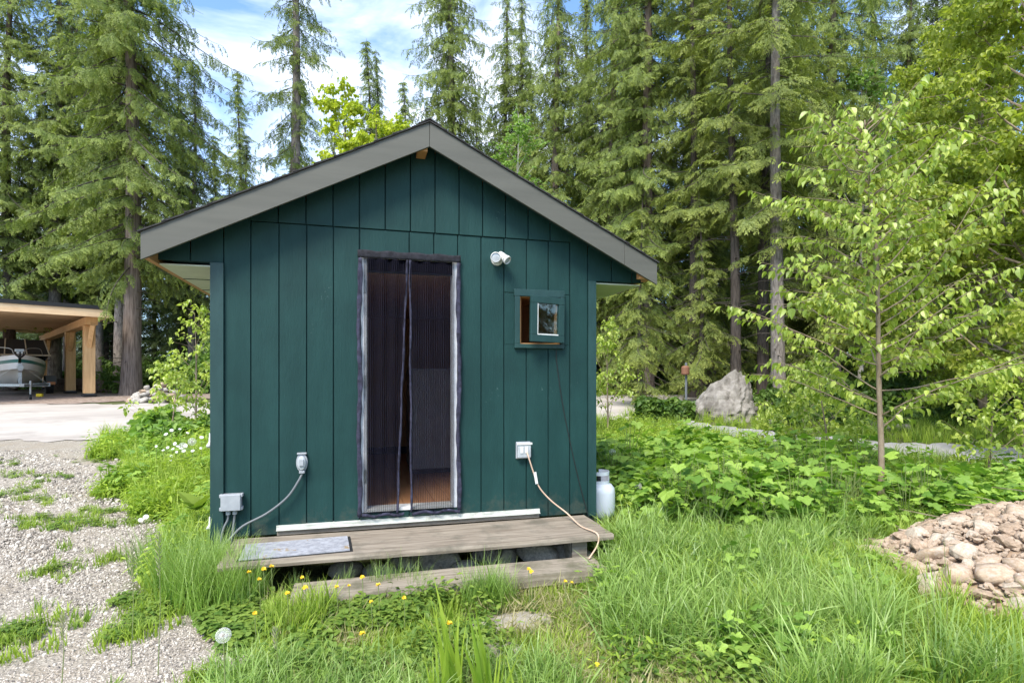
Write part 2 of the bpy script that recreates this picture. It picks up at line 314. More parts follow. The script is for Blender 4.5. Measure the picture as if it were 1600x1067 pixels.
# ---------------------------------------------------------------- scatter: geometry nodes, points carrying rot / scl / idx
def scatter_group(name, meshes):
    g = bpy.data.node_groups.new(name, 'GeometryNodeTree')
    g.interface.new_socket('Geometry', in_out='INPUT', socket_type='NodeSocketGeometry')
    g.interface.new_socket('Geometry', in_out='OUTPUT', socket_type='NodeSocketGeometry')
    gi, go = g.nodes.new('NodeGroupInput'), g.nodes.new('NodeGroupOutput')
    iop = g.nodes.new('GeometryNodeInstanceOnPoints'); join = g.nodes.new('GeometryNodeJoinGeometry')
    for me in meshes:
        src = bpy.data.objects.new(me.name + '_pattern', me)
        oi = g.nodes.new('GeometryNodeObjectInfo'); oi.inputs['Object'].default_value = src; oi.inputs['As Instance'].default_value = False
        g2i = g.nodes.new('GeometryNodeGeometryToInstance'); g.links.new(oi.outputs['Geometry'], g2i.inputs[0]); g.links.new(g2i.outputs[0], join.inputs[0])
    def na(nm, ty):
        n = g.nodes.new('GeometryNodeInputNamedAttribute'); n.data_type = ty; n.inputs['Name'].default_value = nm; return n.outputs['Attribute']
    g.links.new(gi.outputs[0], iop.inputs['Points']); g.links.new(join.outputs[0], iop.inputs['Instance'])
    iop.inputs['Pick Instance'].default_value = True
    g.links.new(na('idx', 'INT'), iop.inputs['Instance Index']); g.links.new(na('rot', 'FLOAT_VECTOR'), iop.inputs['Rotation']); g.links.new(na('scl', 'FLOAT'), iop.inputs['Scale'])
    g.links.new(iop.outputs[0], go.inputs[0]); return g
def point_mesh(name, P, rot, scl, idx):
    me = bpy.data.meshes.new(name); me.vertices.add(len(P)); me.vertices.foreach_set('co', np.asarray(P, np.float32).ravel())
    a = me.attributes.new('rot', 'FLOAT_VECTOR', 'POINT'); a.data.foreach_set('vector', np.asarray(rot, np.float32).ravel())
    a = me.attributes.new('scl', 'FLOAT', 'POINT'); a.data.foreach_set('value', np.asarray(scl, np.float32))
    a = me.attributes.new('idx', 'INT', 'POINT'); a.data.foreach_set('value', np.asarray(idx, np.int32))
    return me
def scatter(name, grp, P, rot, scl, idx, parent=None, me=None):
    me = me or point_mesh(name, P, rot, scl, idx)
    o = bpy.data.objects.new(name, me); COL.objects.link(o); o.parent = parent; o['kind'] = 'stuff'
    md = o.modifiers.new('scatter', 'NODES'); md.node_group = grp; return o

# ---- small plant meshes
def blade_tuft(name, m, n, h, spread, w, bend, segs=4, seed=0, jit=0.4):
    r = np.random.default_rng(seed); V = []; Fc = []; T = []
    for i in range(n):
        a = r.uniform(0, 2 * math.pi); rad = spread * math.sqrt(r.uniform()); x, y = rad * math.cos(a), rad * math.sin(a)
        d = r.uniform(0, 2 * math.pi); L = h * r.uniform(1 - jit, 1 + jit * 0.6); bd = bend * r.uniform(0.3, 1.4); ww = w * r.uniform(0.6, 1.3)
        side = d + math.pi / 2 + r.uniform(-0.6, 0.6); p = np.array([x, y, -0.01]); ang = r.uniform(0, 0.25); base = len(V)
        for k in range(segs + 1):
            t = k / segs; wk = ww * (1 - t ** 1.7) * 0.5
            if k == segs: V.append(p.copy()); T.append(t)
            else:
                s = np.array([math.cos(side), math.sin(side), 0]) * wk; V += [p - s, p + s]; T += [t, t]
            ang2 = ang + bd * t ** 1.2; p = p + (L / segs) * np.array([math.cos(d) * math.sin(ang2), math.sin(d) * math.sin(ang2), math.cos(ang2)])
        for k in range(segs - 1): q = base + 2 * k; Fc += [(q, q + 1, q + 3), (q, q + 3, q + 2)]
        q = base + 2 * (segs - 1); Fc.append((q, q + 1, q + 2))
    return npmesh(name, np.array(V), np.array(Fc), m, {'tip': np.array(T) ** 2 * 0.7}, True)
def leaf_poly(L, w, kind='ovate', fold=0.15):
    """leaf lying along +X, folded on its midrib; returns verts, tris"""
    if kind == 'ovate': prof = [(0.0, 0.02), (0.18, 0.75), (0.38, 1.0), (0.65, 0.72), (0.86, 0.28), (1.0, 0.0)]
    elif kind == 'narrow': prof = [(0.0, 0.1), (0.35, 1.0), (0.7, 0.8), (1.0, 0.0)]
    V = []; 
    for t, k in prof:
        z = -0.25 * t * t * L
        V += [(t * L, 0, z - 0.0), (t * L, w * k * 0.5, z + fold * w * k), (t * L, -w * k * 0.5, z + fold * w * k)]
    Fc = []
    for i in range(len(prof) - 1):
        a, b = 3 * i, 3 * i + 3
        Fc += [(a, b, b + 1), (a, b + 1, a + 1), (a, a + 2, b + 2), (a, b + 2, b)]
    return V, Fc
def lobed(L):
    """five-pointed broad leaf: fan about its centre"""
    out = []
    lob = [(-155, .55), (-128, .78), (-104, .66), (-82, .86), (-66, .90), (-46, .68), (-26, .80), (-10, .98), (0, 1.06), (10, .98), (26, .80), (46, .68), (66, .90), (82, .86), (104, .66), (128, .78), (155, .55), (180, .12)]
    V = [(L * .45, 0, 0)]
    for a, r in lob:
        x, y = r * math.cos(R(a)) * L * .55, r * math.sin(R(a)) * L * .62; V.append((L * .45 + x, y, -0.28 * (x * x + y * y) / L * 1.2 + 0.16 * abs(y) + 0.03 * L * math.sin(a * .11)))
    n = len(lob); return V, [(0, 1 + i, 1 + (i + 1) % n) for i in range(n)]
def xf(V, rx=0, ry=0, rz=0, s=1, t=(0, 0, 0)):
    M_ = Matrix.Translation(t) @ Matrix.Rotation(rz, 4, 'Z') @ Matrix.Rotation(ry, 4, 'Y') @ Matrix.Rotation(rx, 4, 'X') @ Matrix.Scale(s, 4)
    return [tuple(M_ @ Vector(v)) for v in V]
def leafy(name, m, n, h, spread, lL, lW, kind='ovate', seed=0, pinnate=False):
    """a low plant: n stems with leaves"""
    r = random.Random(seed); b = MB()
    for i in range(n):
        a = r.uniform(0, 6.28); rr = spread * r.random() ** .5; hh = h * r.uniform(.5, 1.1); k = max(2, int(hh / (lL * .35)))
        tip = Vector((rr * math.cos(a) * 1.6, rr * math.sin(a) * 1.6, hh)); bs = Vector((rr * math.cos(a) * .4, rr * math.sin(a) * .4, 0))
        wd = Vector((0.0022, 0, 0)); b.add([bs - wd, bs + wd, tip], [(0, 1, 2)])
        for j in range(k):
            t = (j + 1) / k; p = bs.lerp(tip, t); az = a + j * 2.4 + r.uniform(-.5, .5); s = r.uniform(.7, 1.15) * (1.1 - .4 * t)
            V, Fc = lobed(lL) if kind == 'lobed' else leaf_poly(lL, lW, kind)
            b.add(xf(V, r.uniform(-.4, .4), r.uniform(-.5, .45), az, s, p), Fc)
    return b.mesh(name, m)
def trefoil(name, m, n, spread, h, s, seed=0):
    r = random.Random(seed); b = MB()
    for i in range(n):
        a = r.uniform(0, 6.28); rr = spread * r.random() ** .5; z = h * r.uniform(.4, 1.1); p = (rr * math.cos(a), rr * math.sin(a), z); a0 = r.uniform(0, 6.28)
        for j in range(3):
            V, Fc = leaf_poly(s, s * .9, 'narrow', .1); b.add(xf(V, 0, r.uniform(-.3, .2), a0 + j * 2.09, r.uniform(.7, 1.2), p), Fc)
        b.add([(p[0] * .6, p[1] * .6, 0), (p[0] * .6 + .002, p[1] * .6, 0), p], [(0, 1, 2)])
    return b.mesh(name, m)
# conifer spray: twig along +X that droops, side twiglets with needle blades
def spray(name, m, seed, droop=0.5, width=0.42, pairs=7, hang=0.5, bw=.034):
    r = random.Random(seed); V = []; Fc = []; T = []
    def blade(p, d, L, w, t0, dz):
        p = Vector(p); d = Vector(d).normalized(); s = d.cross(Vector((0, 0, 1))); s = s.normalized() if s.length > .01 else Vector((1, 0, 0))
        s = (s + Vector((0, 0, r.uniform(-.9, .9)))).normalized()
        q = p + d * L * .45 + Vector((0, 0, -dz * .25 * L)); e = p + d * L + Vector((0, 0, -dz * L)); b = len(V)
        V.extend([tuple(p), tuple(q + s * w), tuple(q - s * w), tuple(e)]); T.extend([t0, t0 + .15, t0 + .15, min(1, t0 + .45)]); Fc.extend([(b, b + 1, b + 2), (b + 1, b + 3, b + 2)])
    for i in range(pairs):
        t = (i + .3) / pairs; p = Vector((t, 0, -droop * t * t * .6))
        for sgn in (-1, 1):
            L = width * (1.0 - .7 * t) * r.uniform(.55, 1.2); a = R(r.uniform(30, 65)) * sgn; d = Vector((math.cos(a), math.sin(a), r.uniform(-.3, .2)))
            for j in range(3):
                u = (j + .2) / 3; q = p + d * L * u + Vector((0, 0, -hang * L * u * u * .7)); s2 = r.choice((-1, 1))
                blade(q, d, L * .48, bw * r.uniform(.6, 1.1), t * .5 + u * .3, hang * (.3 + u))
                d2 = Vector((math.cos(a + s2 * .8), math.sin(a + s2 * .8), r.uniform(-.4, .2))); blade(q, d2, L * .36 + .05, bw * r.uniform(.5, .95), t * .5 + u * .35, hang * (.4 + u))
    blade((.8, 0, -droop * .4), (1, 0, -.4), .28, bw, .6, .4)
    return npmesh(name, np.array(V), np.array(Fc), m, {'tip': np.clip(np.array(T), 0, 1) ** 1.6}, False)
def sprays_of(m, nm, **k): return scatter_group(nm + '_scatter', [spray(nm, m, s, **k) for s in range(3)])
S_cedar = sprays_of(G_leaf, 'cedar_spray', droop=.6, hang=.7, width=.42)
S_dark = sprays_of(G_dark, 'fir_spray', droop=.4, hang=.35)
S_hem = sprays_of(G_hem, 'hemlock_spray', droop=.5, hang=.5, width=.48, pairs=9, bw=.026)
def leafgroup(nm, m, L, w, k=4):
    ms = []
    for s in range(k):
        b = MB(); r = random.Random(s)
        for j in range(5):
            V, Fc = leaf_poly(L, w); b.add(xf(V, r.uniform(-.6, .6), r.uniform(-.1, 1.1), j * 1.26 + r.uniform(-.4, .4), r.uniform(.7, 1.15), (0.05 * r.uniform(-1, 1), 0.05 * r.uniform(-1, 1), r.uniform(-.06, .06))), Fc)
        ms.append(b.mesh(nm, m))
    return scatter_group(nm + '_scatter', ms)
S_yellow = leafgroup('maple_leaves', G_yellow, .16, .12)
S_alder = leafgroup('alder_leaves', G_alder, .095, .065)
S_birch = leafgroup('birch_leaves', G_birch, .12, .09)
S_shrub = leafgroup('shrub_leaves', G_shrub, .14, .09)
# ================================================================ SETTING
# ground sheet, finer near the camera
def axis(lo, hi, n, p=2.2):
    t = np.linspace(-1, 1, n); s = np.sign(t) * np.abs(t) ** p
    return np.where(s < 0, s * lo, s * hi)
gx, gy = axis(160, 160, 300), axis(60, 260, 300)
GX, GY = np.meshgrid(gx, gy, indexing='ij')
def gravel_edge(y): return -0.62 - 0.43 * (y - 3)
def gravel_mask(x, y):
    xc, zc = w2c(x, y); m = np.clip((gravel_edge(y) - x + 0.22 * np.sin(y * 2.1 + 1) + 0.12 * np.sin(y * 5.3) + .1 * np.sin(x * 7)) / 0.9 + 0.5, 0, 1)
    return m * (zc < 12)
def road_far(xc): return 16.2 + np.clip(xc + 3, 0, 60) * 0.55      # centre of the gravel road in view depth
def in_road(xc, zc): return np.abs(zc - (13.4 + np.where(xc > -5, (xc + 5) * 0.31, 0))) < 2.9
def build_ground():
    xc, zc = w2c(GX, GY); gz = hgt(GX, GY)
    V = np.stack([GX, GY, gz], -1).reshape(-1, 3); n, k = GX.shape
    i = np.arange(n * k).reshape(n, k); Fc = np.stack([i[:-1, :-1], i[1:, :-1], i[1:, 1:], i[:-1, 1:]], -1).reshape(-1, 4)
    g = gravel_mask(GX, GY).ravel(); f = (np.clip((zc - 19) / 2, 0, 1)).ravel()
    o = bpy.data.objects.new('ground', npmesh('ground', V, Fc, M_ground, {'gravel': g, 'forest': f}, True)); COL.objects.link(o); o['kind'] = 'structure'
build_ground()
def strip(name, center, half, m, lift, n=60, k=8, kind='structure'):
    """a sheet following the ground along a line of (xc, zc) points"""
    c = np.array(center, float); s = np.linspace(0, len(c) - 1, n); cx = np.interp(s, range(len(c)), c[:, 0]); cz = np.interp(s, range(len(c)), c[:, 1]); hw = np.interp(s, range(len(c)), half)
    tx, tz = np.gradient(cx), np.gradient(cz); L_ = np.hypot(tx, tz); nx, nzz = -tz / L_, tx / L_
    V = []
    for j in range(k + 1):
        u = (j / k * 2 - 1) * hw + (0.10 * np.sin(s * 9 + j) + 0.10 * np.sin(s * 31 + j * 2) + 0.06 * np.sin(s * 83 + j)) * (j in (0, k)); x, y = c2w(cx + nx * u, cz + nzz * u); V.append(np.stack([x, y, hgt(x, y) + lift], -1))
    V = np.stack(V, 1).reshape(-1, 3); i = np.arange(n * (k + 1)).reshape(n, k + 1)
    Fc = np.stack([i[:-1, :-1], i[1:, :-1], i[1:, 1:], i[:-1, 1:]], -1).reshape(-1, 4)[:, ::-1]
    o = bpy.data.objects.new(name, npmesh(name, V, Fc, m, None, True)); COL.objects.link(o); o['kind'] = kind; return o
ROAD = [(-60, 11.5), (-20, 12.9), (-11, 13.1), (-5, 13.6), (0, 14.8), (3, 16.4), (8, 18.2), (30, 27)]
strip('road', ROAD, [3.0] * 5 + [2.6, 1.9, 1.9], M_road, 0.012, 420, 12)
PATH = [(3.2, 13.2), (4.5, 10.9), (6.5, 9.25), (9.5, 8.7), (14, 8.2), (24, 7.6)]
strip('path', PATH, [0.35, 0.6, 0.8, 0.9, 1.0, 1.0], M_path, 0.02, 120, 6)
strip('mulch_bed', [(-60, 19.6), (-22, 19.2), (-12, 18.9), (-8.6, 18.3)], [3.2, 3.2, 2.8, .9], M_mulch, 0.02, 60, 10)

def lincurve(P, v):
    P = np.array(P); return np.interp(v, P[:, 0], P[:, 1])
def road_mask(xc, zc):
    c = lincurve(ROAD, xc); return np.abs(zc - c) < np.interp(xc, [-5, 0, 3, 8], [3.1, 3.1, 2.6, 2.0])
def path_mask(xc, zc): return (np.abs(zc - lincurve(PATH, xc)) < 0.95) & (xc > 3.6) & (zc < 13)
PILE = (4.65, 4.0)
def pile_h(xc, zc):
    d = np.hypot((xc - PILE[0]) / 2.05, (zc - PILE[1]) / 1.38); return 0.54 * np.clip(1 - d ** 2, 0, 1) ** .8
def blocked(x, y, m=0.0):
    xc, zc = w2c(x, y)
    onslab = (np.hypot((xc - .02) / .22, (zc - 3.38) / .11) < 1) | (np.hypot((xc + .09) / .12, (zc - 2.98) / .20) < 1)
    b = (x > -1.0 - m) & (x < 2.05 + m) & (y > 4.6 - m) & (y < 8.35)
    b |= (x > -0.93) & (x < 1.93) & (y > 3.98 - m) & (y < 4.7)
    b |= (np.hypot(xc - 4.06, zc - 6.15) < .35)
    b |= (x > -0.35) & (x < 1.73) & (y > 3.66 - m * .5) & (y < 4.0)
    b |= road_mask(xc, zc) | path_mask(xc, zc) | (pile_h(xc, zc) > 0.09) | (onslab & (np.sin(x * 91) * np.cos(y * 83) > -.45))
    return b

# ================================================================ SHED
shed = empty('garden_shed', (0.52, D, 0), 'dark green wooden shed with grey fascia, open doorway and small window', 'shed')
def P(mb, name, m, parent=shed, **k):
    """build in world coordinates, then hang under the shed"""
    o = mb.build(name, m, None, **k)
    off = parent_world(parent); o.data.transform(Matrix.Translation(-off)); o.parent = parent; return o
def parent_world(p):
    v = Vector(p.location); 
    while p.parent is not None: p = p.parent; v = v + Vector(p.location)
    return v
XL, XR, XM, YB = -0.985, 2.035, 0.52, D + 3.6
YF = 4.42; TOPZ = 3.431; SL = 0.5; RM = 0.575; TIPL, TIPR = -1.385, 2.535
rz = lambda x: TOPZ - SL * abs(x - RM)         # roof top line
rzu = lambda x: rz(x) - 0.125                  # underside of roof deck
# siding boards
SEAM = 2.612; EAVE = 2.292
DX0, DX1, DZ0, DZ1 = 0.058, 0.826, 0.395, 2.418
wx0, wz1 = onwall(803, 452); wx1, wz0 = onwall(880, 545)
lower_x = [XL + 0.075] + [-0.726 + 0.1955 * k for k in range(0, 5)] + [1.025 - .1955 * 4 + .1955 * k for k in range(1, 9)] + [XR - 0.06]
lower_x = sorted(set(round(v, 4) for v in lower_x)); 
lx = [lower_x[0]]
for v in lower_x[1:]:
    if v - lx[-1] > 0.06: lx.append(v)
G = 0.004
def board(x0, x1, z0, z1, y=D):
    if z1 - z0 < 0.02 or x1 - x0 < 0.01: return
    mb = MB(); yo = y + random.uniform(-.0012, .0012)
    mb.prism([(x0 + G, z0), (x1 - G, z0), (x1 - G, z1 - .0015), (x0 + G, z1 - .0015)], yo, yo + .016); P(mb, 'siding_board', M_siding, bevel=.0025)
for a, b in zip(lx[:-1], lx[1:]):
    zb = 0.272 if b < -0.50 else 0.335
    if a > 1.36: zb = 0.272
    top = 9 if (a < -.8 or b > 1.9) else SEAM
    xm = (a + b) / 2
    cuts = [(DX0, DX1, DZ0, DZ1), (wx0 + .03, wx1 - .03, wz0 + .03, wz1 - .03)]
    segs = [(a, b, zb, top)]
    for (c0, c1, d0, d1) in cuts:
        ns = []
        for (s0, s1, t0, t1) in segs:
            if s1 <= c0 or s0 >= c1 or t1 <= d0 or t0 >= d1: ns.append((s0, s1, t0, t1)); continue
            ns.append((s0, s1, t0, d0)); ns.append((s0, s1, d1, t1))
            if s0 < c0: ns.append((s0, c0 + G, max(t0, d0), min(t1, d1)))
            if s1 > c1: ns.append((c1 - G, s1, max(t0, d0), min(t1, d1)))
        segs = ns
    for (s0, s1, t0, t1) in segs:
        if t1 >= SEAM:
            z1l, z1r = min(t1, rzu(s0) - .002), min(t1, rzu(s1) - .002)
            g1, g2, yo = random.uniform(.0028, .0058), random.uniform(.0028, .0058), random.uniform(-.0018, .0012); mb = MB(); mb.prism([(s0 + g1, t0 + random.uniform(0, .004)), (s1 - g2, t0 + random.uniform(0, .004)), (s1 - g1, z1r - .0015), (s0 + g2, z1l - .0015)], D + yo, D + yo + .016); P(mb, 'siding_board', M_siding, bevel=.0025)
        else: board(s0, s1, t0, t1)
ux = [-1.365, -1.13, -0.91] + [-0.732 + .1965 * k for k in range(0, 14)] + [1.975, 2.20, 2.40, 2.515]
uu = [ux[0]]
for v in sorted(ux)[1:]:
    if v - uu[-1] > 0.07: uu.append(v)
for a, b in zip(uu[:-1], uu[1:]):
    if -0.92 < a < -0.80 or 1.75 < a < 1.96: continue
    lo = SEAM + .004 if -0.80 < a < 1.8 else EAVE + .002
    pts = [(a + G, lo), (b - G, lo)]
    zt = lambda x: rzu(x) - .002
    if zt(b - G) > lo: pts.append((b - G, zt(b - G)))
    if a < RM < b: pts.append((RM, zt(RM)))
    if zt(a + G) > lo: pts.append((a + G, zt(a + G)))
    if len(pts) < 3: continue
    yo = -0.009 if -0.75 < a and b < 1.88 else 0.0
    P(MB().prism(pts, D + yo, D + yo + .016), 'siding_board', M_siding, bevel=.0025)
# backing wall with the two openings
bk = MB(); y0, y1 = D + .0165, D + .09
def bbox(x0, x1, z0, z1): bk.box((x0, y0, z0), (x1, y1, z1))
bbox(XL + .01, DX0, .27, 2.29); bbox(DX0, DX1, .27, DZ0); bbox(DX0, DX1, DZ1, 2.29)
bbox(DX1, wx0 + .04, .27, 2.29); bbox(wx0 + .04, wx1 - .04, .27, wz0 + .04); bbox(wx0 + .04, wx1 - .04, wz1 - .04, 2.29); bbox(wx1 - .04, XR - .01, .27, 2.29)
bk.prism([(-1.25, 2.291), (2.40, 2.291), (RM, rzu(RM) - .01)][::1], y0, y1)
P(bk, 'wall_core', M_back)
P(MB().box((XL, D + .03, .2), (XL + .09, YB, 2.29)), 'side_wall', M_siding); P(MB().box((XR - .09, D + .03, .2), (XR, YB, 2.29)), 'side_wall', M_siding)
P(MB().box((XL + .09, YB - .09, .2), (XR - .09, YB, 2.29)), 'rear_wall', M_siding)
P(MB().prism([(-1.1, 2.291), (2.14, 2.291), (RM, rzu(RM) - .01)], YB - .09, YB), 'rear_gable', M_siding)
# corner trims: front face and return
P(MB().box((XL - .012, D - .022, .12), (XL + .078, D + .03, EAVE - .002)), 'corner_trim', M_trim, bevel=.003)
P(MB().box((XR - .062, D - .022, .25), (XR + .012, D + .03, EAVE - .002)), 'corner_trim', M_trim, bevel=.003)
# roof
P(MB().prism([(TIPL + .01, rz(TIPL) - .125), (RM, TOPZ - .125), (RM, TOPZ - .012), (TIPL + .01, rz(TIPL + .01) - .012)], YF + .022, YB + .3), 'roof_deck', M_wood)
P(MB().prism([(TIPR - .01, rz(TIPR) - .125), (TIPR - .01, rz(TIPR - .01) - .012), (RM, TOPZ - .012), (RM, TOPZ - .125)], YF + .022, YB + .3), 'roof_deck', M_wood)
P(MB().prism([(TIPL + .02, rz(TIPL) - .13), (RM, TOPZ - .13), (RM, TOPZ - .1255), (TIPL + .02, rz(TIPL) - .1255)], YF + .024, D - .012), 'gable_soffit', M_back)
P(MB().prism([(TIPR - .02, rz(TIPR) - .13), (TIPR - .02, rz(TIPR) - .1255), (RM, TOPZ - .1255), (RM, TOPZ - .13)], YF + .024, D - .012), 'gable_soffit', M_back)
# fascia boards (two on the left of the peak as one, the right one in two pieces)
def fascia(xa, xb):
    n = 1; pts = [(xa, rz(xa) - .012), (xb, rz(xb) - .012), (xb, rz(xb) - .200), (xa, rz(xa) - .200)]
    if xa > xb: pts = pts[::-1]
    P(MB().prism(pts, YF, YF + .0215), 'fascia_board', M_fascia, bevel=.002)
fascia(TIPL, RM - .0015)
fascia(RM + .0015, 2.225); fascia(2.2275, TIPR)
# shingles: courses with ragged edges, overlapping
sh = MB(); rr = random.Random(3); 
for sgn in (-1, 1):
    nx = 14
    for c in range(nx):
        u0, u1 = c / nx, (c + 1.25) / nx; yy = YF - .014
        while yy < YB + .3:
            w_ = rr.uniform(.16, .3); y2 = min(yy + w_, YB + .32); e = rr.uniform(-.006, .008) if c == 0 else rr.uniform(-.003, .003)
            xa = RM + sgn * 1.975 * (1 - u0) + sgn * e; xb = RM + sgn * max(0, 1.975 * (1 - u1)); l1 = rr.uniform(.006, .012)
            v = [(xa, yy, rz(xa) - .012 + .004), (xb, yy, rz(xb) - .012), (xb, yy, rz(xb) - .004), (xa, yy, rz(xa) + l1 - .004),
                 (xa, y2, rz(xa) - .012 + .004), (xb, y2, rz(xb) - .012), (xb, y2, rz(xb) - .004), (xa, y2, rz(xa) + l1 - .004)]
            sh.add(v, [(0, 1, 2, 3), (7, 6, 5, 4), (0, 3, 7, 4), (3, 2, 6, 7), (1, 0, 4, 5)]); yy = y2 + .003
o = P(sh, 'shingle', M_shingle); o['kind'] = 'stuff'
P(MB().prism([(RM - .09, TOPZ - .042), (RM, TOPZ + .006), (RM + .09, TOPZ - .042), (RM + .09, TOPZ - .034), (RM, TOPZ + .015), (RM - .09, TOPZ - .034)], YF - .016, YB + .31), 'ridge_cap', M_shingle)
P(MB().box((RM - .085, YF + .024, TOPZ - .232), (RM - .012, D - .011, TOPZ - .17)), 'ridge_beam', M_wood, bevel=.004)
# eaves: rim boards, soffits
zl = rz(TIPL) - .200
P(MB().box((TIPL + .012, YF + .024, zl + .012), (TIPL + .048, YB + .28, zl + .10)), 'rim_board', M_wood)
P(MB().box((TIPR - .048, YF + .024, zl + .052), (TIPR - .012, YB + .28, zl + .135)), 'rim_board', M_wood)
P(MB().box((TIPR - .16, YF + .026, zl + .05), (TIPR - .052, YF + .07, zl + .115)), 'rafter_end', M_wood)
for k in range(7):
    yy = D + .02 + k * .62
    P(MB().box((TIPL + .05, yy, 2.262), (XL - .013, yy + .60, 2.272)), 'soffit_panel', M_soffit)
    P(MB().box((XR + .013, yy, 2.272), (TIPR - .05, yy + .60, 2.282)), 'soffit_panel', M_soffit)
    P(MB().box((TIPL + .05, yy + .602, 2.258), (XL - .013, yy + .618, 2.2735)), 'soffit_batten', M_trim)
# floor and inner walls seen through the doorway
P(MB().box((XL + .1, D + .0915, .30), (XR - .1, YB - .1, .385)), 'floor_base', M_inner)
k = 0; x = XL + .1
while x < XR - .12:
    P(MB().box((x + .002, D + .0915, .3855), (min(x + .13, XR - .1) - .002, YB - .1, .397)), 'floorboard', M_floor); x += .13
P(MB().box((XL + .0915, D + .0925, .398), (XL + .11, YB - .1, 2.28)), 'inner_wall', M_inner); P(MB().box((XR - .11, D + .0925, .398), (XR - .0915, YB - .1, 2.28)), 'inner_wall', M_inner)
P(MB().box((XL + .111, YB - .12, .398), (XR - .111, YB - .101, 2.28)), 'inner_wall', M_inner); P(MB().box((XL + .1, D + .095, 2.2805), (XR - .1, YB - .1, 2.2895)), 'ceiling_panel', M_inner)
P(MB().box((XL + .112, YB - .135, .398), (XR - .112, YB - .1205, .49)), 'baseboard', M_hem)
# flashing strip, weathered skirt board
s0, _ = onwall(432, 826); s1, _ = onwall(843, 803)
fl = MB(); fl.prism([(s0, .306), (s1, .306), (s1, .340), (s0, .340)], D - .012, D + .0155); fl.box((s0, D - .026, .302), (s1, D - .0125, .309)); P(fl, 'flashing_strip', M_strip, bevel=.001)
P(MB().box((s0 + .004, D - .004, .2655), (s1 - .004, D + .015, .3015)), 'skirt_board', M_weather)
# door frame
jb = MB(); jb.box((DX0 + .002, D - .006, DZ0), (DX0 + .055, D + .10, DZ1 - .03)); P(jb, 'door_jamb', M_jamb, bevel=.002)
df = P(MB().box((DX1 - .040, D - .006, DZ0), (DX1 - .002, D + .10, DZ1 - .03)), 'door_jamb', M_jamb, bevel=.002)
P(MB().box((DX0 + .002, D - .006, DZ1 - .0295), (DX1 - .002, D + .10, DZ1)), 'door_head', M_jamb, bevel=.002)
P(MB().box((DX0 + .056, D - .012, DZ0 + .003), (DX1 - .041, D + .12, DZ0 + .028)), 'door_sill', M_white, bevel=.003)
for zz in (2.16, 1.42, .68):
    P(MB().box((DX0 + .026, D - .0115, zz - .05), (DX0 + .048, D - .0062, zz + .05)), 'hinge', M_metal)
P(MB().box((DX0 + .012, D - .012, 1.93), (DX0 + .02, D - .0062, 2.02)), 'latch', M_white)
# open door leaf inside, against the left wall
P(MB().box((DX0 + .002, D + .11, .41), (DX0 + .04, D + .86, 2.37)), 'door', M_jamb)
# window
win = empty('window', (0, 0, 0)); win.parent = shed; win.location = (wx0 - .52, 0, wz0)
tw = .058; yt = D - .030
P(MB().box((wx0 - .004, yt, wz1 - tw), (wx1 + .004, D - .0015, wz1)), 'casing', M_trim, win, bevel=.003)
P(MB().box((wx0, yt, wz0), (wx1, D - .0015, wz0 + .036)), 'casing', M_trim, win, bevel=.003)
P(MB().box((wx0, yt, wz0 + .037), (wx0 + .045, D - .0015, wz1 - tw - .001)), 'casing', M_trim, win, bevel=.003)
P(MB().box((wx1 - .030, yt, wz0 + .037), (wx1, D - .0015, wz1 - tw - .001)), 'casing', M_trim, win, bevel=.003)
fr = MB(); fr.box((wx0 + .042, D - .001, wz0 + .032), (wx0 + .062, D + .095, wz1 - .05)); fr.box((wx1 - .05, D - .001, wz0 + .032), (wx1 - .031, D + .095, wz1 - .05))
fr.box((wx0 + .063, D - .001, wz0 + .032), (wx1 - .051, D + .095, wz0 + .045)); fr.box((wx0 + .063, D - .001, wz1 - .065), (wx1 - .051, D + .095, wz1 - .05)); P(fr, 'jamb_liner', M_wood, win)
# sash, hinged at the right, swung a little outwards
SW, SH = wx1 - wx0 - .115, wz1 - wz0 - .115
hx, hz = wx1 - .022, wz0 + .046
Ms = Matrix.Translation((hx, D - .034, hz)) @ Matrix.Rotation(R(13), 4, 'Z') @ Matrix.Rotation(R(.8), 4, 'Y')
def sb(a, b, name, m, **k): return P(MB().box(a, b, Ms), name, m, win, **k)
w = .058
sa = MB(); sa.box((-SW, -.034, 0), (0, 0, w), Ms); sa.box((-SW, -.034, SH - w), (0, 0, SH), Ms); sa.box((-SW, -.0335, w + .0005), (-SW + w, 0, SH - w - .0005), Ms); sa.box((-w, -.0335, w + .0005), (0, 0, SH - w - .0005), Ms)
P(sa, 'sash', M_trim, win, bevel=.003)
bd = MB(); bd.box((-SW + w + .001, -.030, w + .001), (-w - .001, -.012, w + .010), Ms); bd.box((-SW + w + .001, -.030, w + .011), (-SW + w + .009, -.012, SH - w - .001), Ms); P(bd, 'glazing_bead', M_white, win)
sb((-SW + w + .001, -.022, w + .002), (-w - .001, -.018, SH - w - .002), 'pane', M_glass)
P(MB().tube([(hx - .11, D + .02, wz1 - .09), (hx - .112, D + .02, wz1 - .13), (hx - .105, D + .02, wz1 - .17)], .004, 6), 'hook', M_metal, win)

